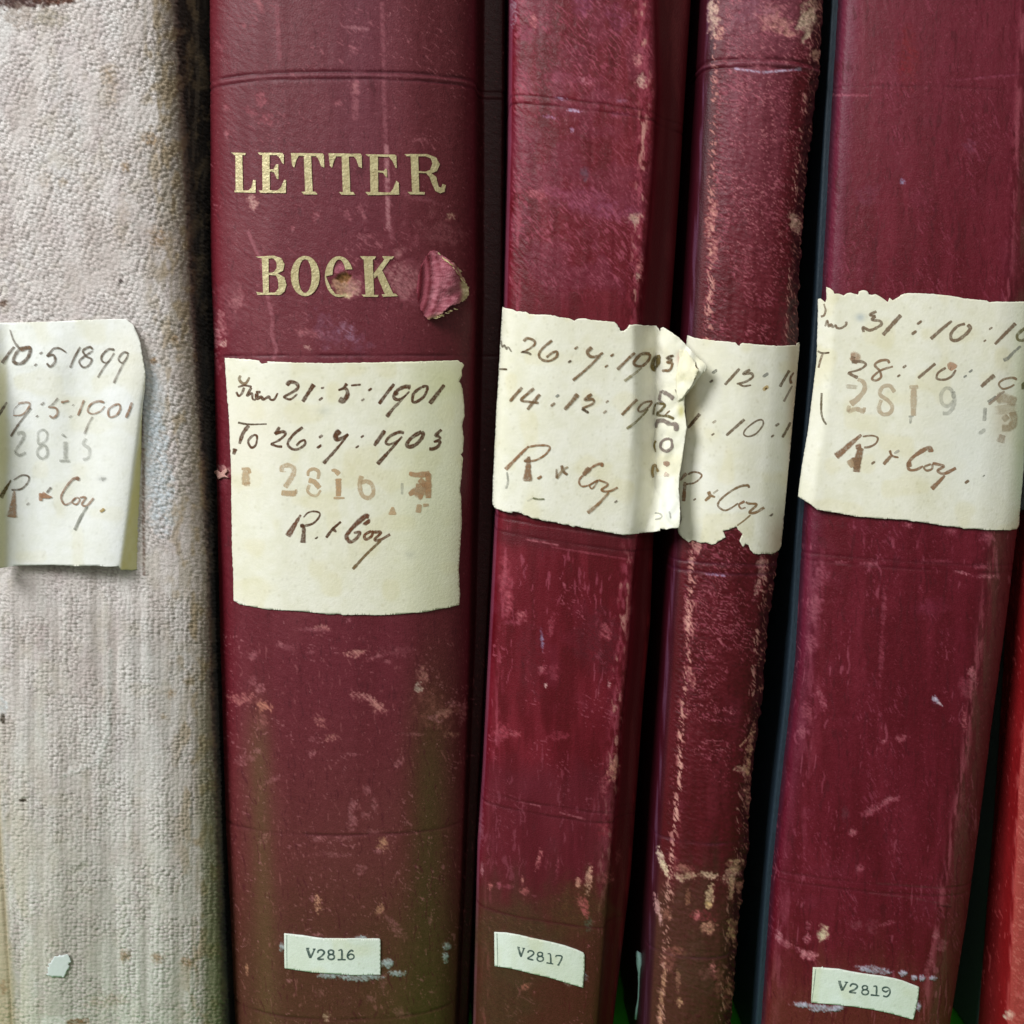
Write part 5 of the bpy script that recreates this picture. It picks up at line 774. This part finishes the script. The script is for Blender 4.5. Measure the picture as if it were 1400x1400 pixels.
A.nicks((156, 84, 102), 64, 7, 1.2, .74, .45, sst(.42, .68, fbm(X/34, Y/70, 3, 3)), 1, warp=1.5); A.nicks((170, 98, 112), 95, 18, 2.4, .76, .5, sst(.45, .65, fbm(X/16, Y/120, 2, 3))*sst(700, 740, Y), 3); A.nicks((160, 92, 104), 48, 3.4, 1.0, .87, .4, 1, 2, warp=1.5); A.nicks((76, 8, 28), 92, 24, 2, .76, .45, 1, 6)
A.mix(np.exp(-((X-pl([(0, 1172), (400, 1150), (700, 1120), (900, 1110), (1100, 1098), (1250, 1075)], Y))/12)**2)*sst(.4, .65, fbm(X/6, Y/30, 5, 3))*.36*sst(720, 760, Y), (164, 96, 108))
A.mix(np.exp(-((X-pl([(0, 1400), (700, 1362), (900, 1336), (1060, 1315), (1300, 1275), (1400, 1262)], Y))/6)**2)*sst(.38, .6, fbm(X/4, Y/26, 1, 3))*.7, (170, 92, 104)); A.blob(1241, 80, 12, 34, (118, 20, 30), .6, rag=.5, soft=.6)
pk5 = (186, 118, 126)
for x, y, rx, ry, an, al, c_ in [(1234, 248, 3, 3, 30, .9, (150, 150, 180)), (1150, 130, 12, 1.5, 0, .6, pk5), (1176, 130, 14, 1.5, 2, .5, pk5), (1325, 200, 8, 8, 0, .4, (130, 90, 110)), (1355, 105, 45, 1.5, -5, .5, (150, 84, 104)), (1188, 265, 14, 12, 0, .3, (120, 80, 100)), (1242, 718, 5, 3, 10, .8, pk5), (1298, 726, 8, 4, 0, .6, pk5), (1121, 790, 10, 22, 8, .6, (160, 92, 106)), (1115, 830, 8, 18, 10, .6, (164, 96, 108)), (1110, 880, 6, 12, 0, .5, pk5), (1347, 733, 6, 14, 0, .7, (170, 100, 112)), (1150, 769, 9, 2, 0, .8, pk5), (1188, 771, 12, 3, 0, .6, pk5), (1280, 767, 20, 2, 2, .4, pk5), (1341, 774, 10, 3, 0, .7, (176, 106, 116)), (1316, 783, 8, 1.6, 12, .9, (196, 130, 136)), (1345, 788, 14, 2.2, 0, .8, pk5),
        (1208, 830, 3, 22, 2, .5, pk5), (1205, 900, 3, 30, 2, .4, pk5), (1280, 830, 18, 10, 0, .3, (140, 60, 90)), (1328, 918, 5, 5, 30, .95, (190, 116, 124)), (1332, 928, 6, 4, 40, .8, pk5), (1322, 940, 10, 12, 0, .5, (170, 100, 108)), (1318, 985, 3, 14, 0, .8, (190, 110, 116)), (1279, 957, 3.2, 5, -25, 1, (190, 190, 206)), (1285, 962, 4, 1.4, 40, .9, (206, 196, 200)), (1232, 1009, 8, 4, -15, .8, (176, 104, 112)), (1208, 1014, 4, 2, -20, .8, pk5), (1104, 975, 6, 14, -5, .6, (176, 104, 112)), (1123, 955, 4, 14, -15, .6, pk5), (1096, 1000, 5, 8, 0, .6, pk5), (1165, 1138, 5, 4, 10, .9, (176, 110, 116)), (1190, 1108, 12, 5, -25, .6, pk5), (1210, 1098, 10, 4, -30, .6, pk5), (1222, 1092, 8, 3, 0, .6, pk5),
        (1175, 1188, 6, 5, -40, .6, pk5), (1126, 1275, 6, 9, 8, 1, (214, 196, 160)), (1124, 1279, 5, 6, 0, 1, (210, 190, 160)), (1103, 1284, 4, 6, 0, .9, pk5), (1106, 1306, 10, 6, 5, 1, (206, 134, 140)), (1065, 1280, 4, 8, -25, .9, (200, 140, 146)), (1075, 1290, 8, 4, 35, .7, pk5), (1095, 1300, 9, 3, 25, .8, pk5), (1105, 1266, 3, 6, 0, .7, pk5), (1215, 1262, 10, 2.4, -15, .6, pk5), (1170, 1265, 8, 6, 0, .4, (150, 100, 100)), (1192, 1266, 6, 10, 0, .4, (150, 100, 100)), (1280, 1280, 4, 5, 0, .7, pk5), (1288, 1292, 6, 8, 20, .5, pk5), (1270, 1320, 4, 14, 10, .5, pk5), (1155, 1112, 4, 8, 0, .6, (96, 60, 64))]:
    A.blob(x, y, rx*1.1, ry*1.1, c_, al*.85, ang=an, rag=.6, soft=.35, dr=.2, dh=-.00005)
for x, y, rx, ry, an in [(1098, 1374, 14, 3.4, 5), (1125, 1378, 18, 5, 3), (1145, 1377, 10, 4, -8), (1195, 1326, 22, 5, 8), (1235, 1331, 6, 4, 0), (1250, 1337, 4, 4, 0), (1260, 1337, 4, 4, 0), (1275, 1337, 5, 3, 0), (1255, 1376, 4, 6, 0)]: A.blob(x, y, rx, ry, (176, 178, 196), .9, ang=an, rag=.5, dr=.1, dh=.00012)
for r_, dp in ((768, .00008), (778, .0001), (1210, .0001), (1221, .0001), (118, .00005)): A.band(r_, 1.8, dp, (78, 20, 36), .3)
A.line([(1200, 1208), (1290, 1215)], 1.2, (110, 70, 66), .5); A.line([(1190, 1221), (1250, 1228), (1300, 1238)], 1.2, (110, 70, 66), .5); A.line([(1282, 1238), (1300, 1240)], 1.2, (60, 16, 24), .8)
u, v = rot(X, Y, 62); A.h += (fbm(u/7, v/2.6, 2, 2)-.5)*.00014 + (fbm(X/12, Y/40, 3, 2)-.5)*.00012
A.build('spine', M['leather'], B5)
board(B5, S5, -1, 0.0004, 0.0092, 0.235, 0.0026, M['board_blue'], label='blue black cloth board of the left side'); board(B5, S5, 1, -0.0003, 0.036, 0.235, 0.003, M['board_blue']); pages(B5, S5, 0.003, 0.003, 0.045, 0.23)
LL5 = [(380, 1117), (440, 1117), (500, 1115), (551, 1108), (586, 1104), (640, 1095), (700, 1088), (740, 1083)]
LS5 = Surf([(0.0072, LL5), (0.0078, R5)], [(0, None), (0.03, 0.0055), (0.06, 0.0040), (0.10, 0.0036), (0.27, 0.0019), (0.5, 0.0001), (0.75, -0.0003), (0.87, 0.0009), (0.95, 0.0034), (1, 0.0072), (1.01, 0.0095)], lean=-0.055, y0=375, y1=745, step=2.6, mid=[(0, 1295), (350, 1281), (700, 1247), (1400, 1171)])
k = TP(1090, 385, .12143); kr = TP(1240, 385, .11429); km = TP(1240, 540, .14286)
out = k([(240, 195), (268, 190), (300, 218), (322, 236), (335, 190), (332, 60), (370, 75), (405, 105), (418, 135), (470, 138), (520, 158), (560, 132), (600, 125), (640, 138), (682, 148), (692, 112), (740, 95), (785, 108), (803, 145), (840, 152), (880, 140), (940, 175), (1020, 232), (1035, 185), (1075, 214), (1085, 205), (1130, 180), (1165, 150), (1240, 130)]) + \
    kr([(100, 140), (300, 150), (500, 168), (570, 180), (700, 205), (850, 218), (950, 228), (985, 248), (1050, 240), (1200, 244), (1400, 240), (1530, 245), (1510, 600), (1480, 900), (1440, 1200), (1410, 1400)]) + \
    km([(1110, 640), (1090, 900), (1070, 1100), (1062, 1250), (1040, 1280), (960, 1292), (850, 1292), (740, 1290), (650, 1278), (540, 1280), (520, 1268), (350, 1250), (200, 1225), (80, 1208), (60, 1212), (0, 1195)]) + \
    [(1228, 710), (1203, 708.6), (1170, 706), (1143, 701), (1117, 696.6), (1110, 690), (1103, 685.7), (1091.5, 678.6), (1097, 637), (1105.7, 586), (1110, 551), (1117, 494), (1118.6, 437)]
V, T = cutmesh([ragged(out, 0.4, 2.2, 61)], g=3.0)
lab5 = piece('paper_label', LS5, V, T, M['paper'], B5, None, 0.0003, col=papercol((232, 231, 220), 9, [(1330, 600, 50, 90, (230, 232, 226), .6), (1372, 575, 14, 26, (196, 178, 146), .35), (1395, 600, 12, 200, (212, 220, 184), .6), (1176, 434, 6, 5, (176, 184, 184), .8), (1105, 690, 18, 12, (226, 222, 206), .5)]), thick=0.00014, label='broad cream paper label with a ragged scalloped top edge')  # right edge toned grey-green: shade painted into the paper colour
a = T_(1090, 385, .12143); b = T_(1240, 385, .11429); c = T_(1085, 510, .12143); d = T_(1240, 540, .14286); o5 = .0003; H5 = (134, 112, 90)
strokes('handwriting', LS5, lab5, B5.loc, o5, a(([(305, 250), (325, 320), (308, 380), (270, 395)], 12, 18, H5, .8), ([(320, 505), (345, 440), (360, 505), (385, 480), (400, 515), (430, 490), (445, 520), (490, 525), (545, 490), (550, 450)], 16, 18, H5, .8), ([(890, 335), (815, 375), (880, 388)], 22, 18, H5), ([(880, 390), (840, 430), (930, 445), (938, 490), (820, 548), (742, 518), (745, 570)], 22, 22, H5), ([(1165, 378), (1070, 480), (962, 602)], 30, 30, H5), ([(1372, 462)], 40, 0, H5, .8), ([(1312, 575)], 44, 0, H5)) +
    b(([(530, 470), (410, 570), (280, 685)], 22, 30, H5), ([(690, 505), (600, 535), (525, 620), (530, 695), (600, 700), (700, 630), (752, 560), (720, 515)], 22, 30, H5), ([(995, 560)], 32, 0, H5, .8), ([(925, 708)], 28, 0, H5, .7), ([(1290, 500), (1170, 620), (1045, 750)], 30, 24, H5), ([(1430, 550), (1370, 580), (1310, 640), (1320, 695), (1380, 700), (1450, 640)], 26, 20, (128, 122, 84)), ([(1350, 770), (1250, 860), (1200, 915), (1145, 940)], 18, 30, GREY, .7)), seed=16)
strokes('handwriting', LS5, lab5, B5.loc, o5, a(([(235, 782), (285, 806), (368, 800)], 16, 12, DARK, .85), ([(292, 812), (265, 890), (245, 972)], 18, 16, H5, .8), ([(600, 850), (660, 850), (620, 905)], 70, 60, (184, 152, 126), .8), ([(610, 905), (720, 902), (770, 935), (700, 990), (570, 1025)], 26, 12, H5), ([(570, 1022), (620, 1055), (680, 1082)], 26, 22, H5), ([(1035, 920), (1010, 885), (930, 892), (872, 940), (925, 1005), (940, 1075), (885, 1112), (838, 1095), (880, 1040), (960, 990), (1075, 955)], 20, 16, (150, 122, 96)), ([(1205, 957)], 36, 0, H5, .8), ([(1140, 1060)], 30, 0, H5)) +
    b(([(335, 980), (230, 1070), (130, 1155)], 22, 24, H5), ([(460, 1030), (370, 1090), (355, 1160), (450, 1172), (530, 1130), (580, 1055)], 20, 18, H5), ([(480, 1020), (530, 1010), (560, 1050)], 50, 70, (192, 154, 126), .9), ([(758, 1070)], 34, 0, GREY, .9), ([(690, 1133)], 30, 0, GREY, .9), ([(1040, 1120), (960, 1185), (880, 1258)], 32, 28, H5, .8), ([(1305, 1170), (1250, 1150), (1150, 1168), (1090, 1222), (1135, 1282), (1220, 1262), (1275, 1230)], 20, 14, (150, 126, 98)), ([(1160, 1310), (1100, 1350), (1030, 1420), (970, 1470)], 18, 20, (170, 150, 130), .7), ([(1440, 1190), (1380, 1230), (1380, 1290)], 26, 26, (120, 120, 76))), seed=17)
PS = (200, 180, 152)
strokes('stamped_number', LS5, lab5, B5.loc, o5, c(([(655, 130), (650, 180)], 80, 76, (206, 196, 176), .7), ([(720, 70), (785, 105), (795, 190), (720, 290), (640, 350)], 28, 44, PS, .75), ([(610, 438), (700, 405), (800, 440)], 30, 34, PS, .65), ([(625, 365), (608, 440)], 30, 26, PS, .5), ([(795, 385), (792, 440)], 22, 22, PS, .6), ([(1135, 215), (1080, 145), (1000, 158), (970, 240), (1060, 310), (1108, 380), (1080, 450), (1000, 462), (958, 400), (985, 300)], 28, 30, PS, .6), ([(1300, 160), (1400, 155)], 30, 30, PS, .6), ([(1350, 170), (1345, 480)], 46, 42, PS, .7), ([(1290, 488), (1350, 488)], 14, 14, GREY, .4), ([(1318, 490), (1312, 570)], 26, 16, GREY, .35)) +
    [([(1304, 545), (1300, 533), (1292, 531), (1286, 540), (1288, 552), (1296, 555), (1303, 548)], 3.5, 3.5, GREY, .3), ([(1303, 535), (1304, 552), (1297, 564), (1288, 565)], 3.5, 4, GREY, .28)] +
    d(([(850, 25), (940, 35), (1035, 70)], 60, 60, (186, 168, 140), .6), ([(940, 90), (950, 180)], 120, 130, (196, 182, 154), .35), ([(1000, 160), (1015, 240), (980, 310), (900, 315)], 44, 44, (180, 160, 128), .6), ([(910, 240), (960, 200)], 40, 40, (180, 160, 128), .4), ([(745, 120), (735, 250)], 24, 24, GREY, .45), ([(715, 350)], 50, 0, GREY, .35), ([(908, 380), (885, 455)], 40, 50, (186, 168, 146), .55), ([(850, 15), (770, 70)], 18, 22, (130, 126, 118), .7), ([(730, 772)], 18, 0, GREY, .7)), seed=18)
strokes('handwriting', LS5, lab5, B5.loc, o5, c(([(322, 225), (318, 330), (318, 440), (335, 520), (368, 582)], 16, 14, (110, 98, 74), .85), ([(762, 695), (650, 790), (550, 880), (475, 940)], 22, 52, (146, 110, 82)), ([(775, 715), (880, 704), (945, 730), (925, 790), (860, 828), (790, 840)], 14, 16, (140, 112, 86)), ([(695, 835), (760, 825)], 36, 46, (150, 112, 86)), ([(755, 840), (735, 920), (715, 1020), (705, 1115)], 42, 60, (142, 112, 86)), ([(705, 950), (700, 1080)], 80, 40, (140, 110, 84), .9), ([(625, 975), (665, 1060)], 50, 30, (184, 156, 124), .8), ([(893, 1010)], 34, 0, H5, .8), ([(1080, 870), (1105, 930), (1180, 952)], 20, 14, (140, 106, 76)), ([(1190, 870), (1130, 905)], 20, 14, (190, 184, 170), .9), ([(1092, 935), (1010, 1028)], 26, 26, (150, 122, 96))) +
    d(([(225, 548), (218, 512), (170, 518), (60, 590), (8, 660), (20, 712), (80, 715), (150, 680)], 30, 14, (152, 116, 88)), ([(15, 640), (20, 690)], 34, 30, (152, 116, 88), .8), ([(225, 660), (160, 690), (185, 722), (235, 705), (240, 655)], 14, 14, (150, 120, 92)), ([(240, 652), (345, 680), (290, 722), (350, 752), (465, 698)], 18, 20, (150, 112, 82)), ([(358, 770), (300, 830), (232, 898)], 16, 30, (150, 116, 88)), ([(570, 830)], 36, 0, H5)), seed=19)
tt = T_(1095, 1310, .12143)
number_label(S5, B5, TP(1095, 1310, .12143), [(135, 100), (230, 102), (242, 90), (250, 103), (430, 118), (560, 145), (700, 168), (850, 188), (950, 203), (1060, 225), (1150, 250), (1250, 290), (1325, 318), (1315, 430), (1290, 560), (1260, 685), (1120, 645), (1000, 612), (800, 570), (600, 538), (350, 512), (200, 500), (115, 490), (120, 380)],
    tt(([(430, 257), (465, 357)], 20, 18, TYc), ([(465, 357), (512, 267)], 13, 13, TYc), ([(415, 250), (450, 254)], 10, 10, TYc), ([(488, 260), (530, 264)], 10, 10, TYc), ([(550, 312), (570, 283), (610, 285), (632, 312), (600, 345), (545, 370), (620, 383)], 14, 14, TYc), *eight(716, 348, 29, 23, 38, 28, 12), ([(810, 308), (845, 312), (845, 410)], 12, 14, TYc), ([(780, 405), (880, 415)], 12, 12, TYc), ([(985, 352), (950, 370), (915, 350), (925, 325), (965, 320), (995, 345), (995, 390), (960, 425), (920, 415)], 13, 12, TYc)), 0.0004, 35, [(165, 112), (150, 260), (122, 485)], 'small white number label typed V2819, its right end bending down')

# ================================================================== BOOK 6 at the right edge
L6 = [(0, 1462), (560, 1406), (700, 1394), (740, 1390), (820, 1382), (900, 1378), (1000, 1372), (1120, 1364), (1250, 1354), (1400, 1343)]
L6b = [(0, 1492), (700, 1424), (900, 1407), (1060, 1393), (1400, 1378)]
R6 = [(0, 1720), (700, 1660), (1400, 1590)]
S6 = Surf([(0.0150, L6), (0.0035, L6b), (0.006, R6)], [(-0.03, 0.0175), (0, None), (0.12, 0.0120), (0.8, 0.0050), (1, None), (1.2, 0.0012), (1.5, 0.0), (1.85, 0.0018), (2, None), (2.03, 0.02), (2.03, 0.04)], lean=-0.02, step=2.0, y1=footrow(1480, 0.0)+2)
B6 = Thing('red_book', 'bright red book at the right edge, only its faded left side in view', 'book', base_of(S6))
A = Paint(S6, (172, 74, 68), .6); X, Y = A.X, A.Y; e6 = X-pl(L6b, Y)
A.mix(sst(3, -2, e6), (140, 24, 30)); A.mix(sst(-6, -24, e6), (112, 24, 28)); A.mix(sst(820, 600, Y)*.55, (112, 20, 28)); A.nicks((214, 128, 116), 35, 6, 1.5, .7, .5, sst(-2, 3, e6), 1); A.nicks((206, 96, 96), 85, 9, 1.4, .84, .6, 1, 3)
A.mix(np.exp(-((e6+1)/2.5)**2)*sst(.4, .6, fbm(X/3, Y/20, 2, 2))*.6, (210, 110, 104)); A.blob(1380, 1388, 7, 6, (222, 196, 176), 1, rag=.5); A.mix(sst(.4, .8, fbm(X/20, Y/60, 2, 3))*.3, (170, 60, 60)); A.h += (fbm(X/3, Y/8, 2, 2)-.5)*.0002
A.build('spine', M['leather'], B6)
board(B6, S6, -1, -0.0004, 0.0165, 0.235, 0.003, M['board_slate'], label='slate coloured cloth board of the left side'); board(B6, S6, 1, -0.0004, 0.036, 0.235, 0.003, M['board_slate']); pages(B6, S6, 0.003, 0.003, 0.045, 0.23)
out = ragged([(1399, 560), (1440, 545), (1560, 540), (1550, 690), (1440, 700), (1408, 697), (1391, 697)], .4, 3, 71)
V, T = cutmesh([out], g=4); piece('paper_label', S6, V, T, M['paper'], B6, None, .0004, col=papercol((168, 182, 192), 4), thick=.00014, label='edge of a blue grey paper label')

# a sliver of paper caught between two books, standing on the shelf
G = Thing('paper_sliver', 'thin pale blue sliver of paper low in the dark gap by the narrow book', 'paper scrap', (0.036, 0.012, ZS))
rows = [(1300, 870, 872, .014), (1304, 869.5, 878, .0135), (1318, 870, 880, .013), (1330, 872, 876.5, .0135), (1345, 872.3, 875, .014), (1365, 871.5, 874.5, .0145), (1380, 868.5, 873, .0150), (1394, 867, 871.5, .0155)]
V = []
for y_, xa, xb, dp in rows:
    for x_, dd in ((xa, dp), (0.5*(xa+xb), dp-.0008), (xb, dp)):
        X_, Z_ = unproj(x_, y_, dd); V.append((float(X_), dd, float(Z_)))
o = mesh('strip', V, gridfaces(len(rows), 3), M['paper'], G, col=np.repeat(lin((150, 186, 180))[None], len(V), 0), aux=np.full(len(V), .6)); md = o.modifiers.new('thickness', 'SOLIDIFY'); md.thickness = .0002
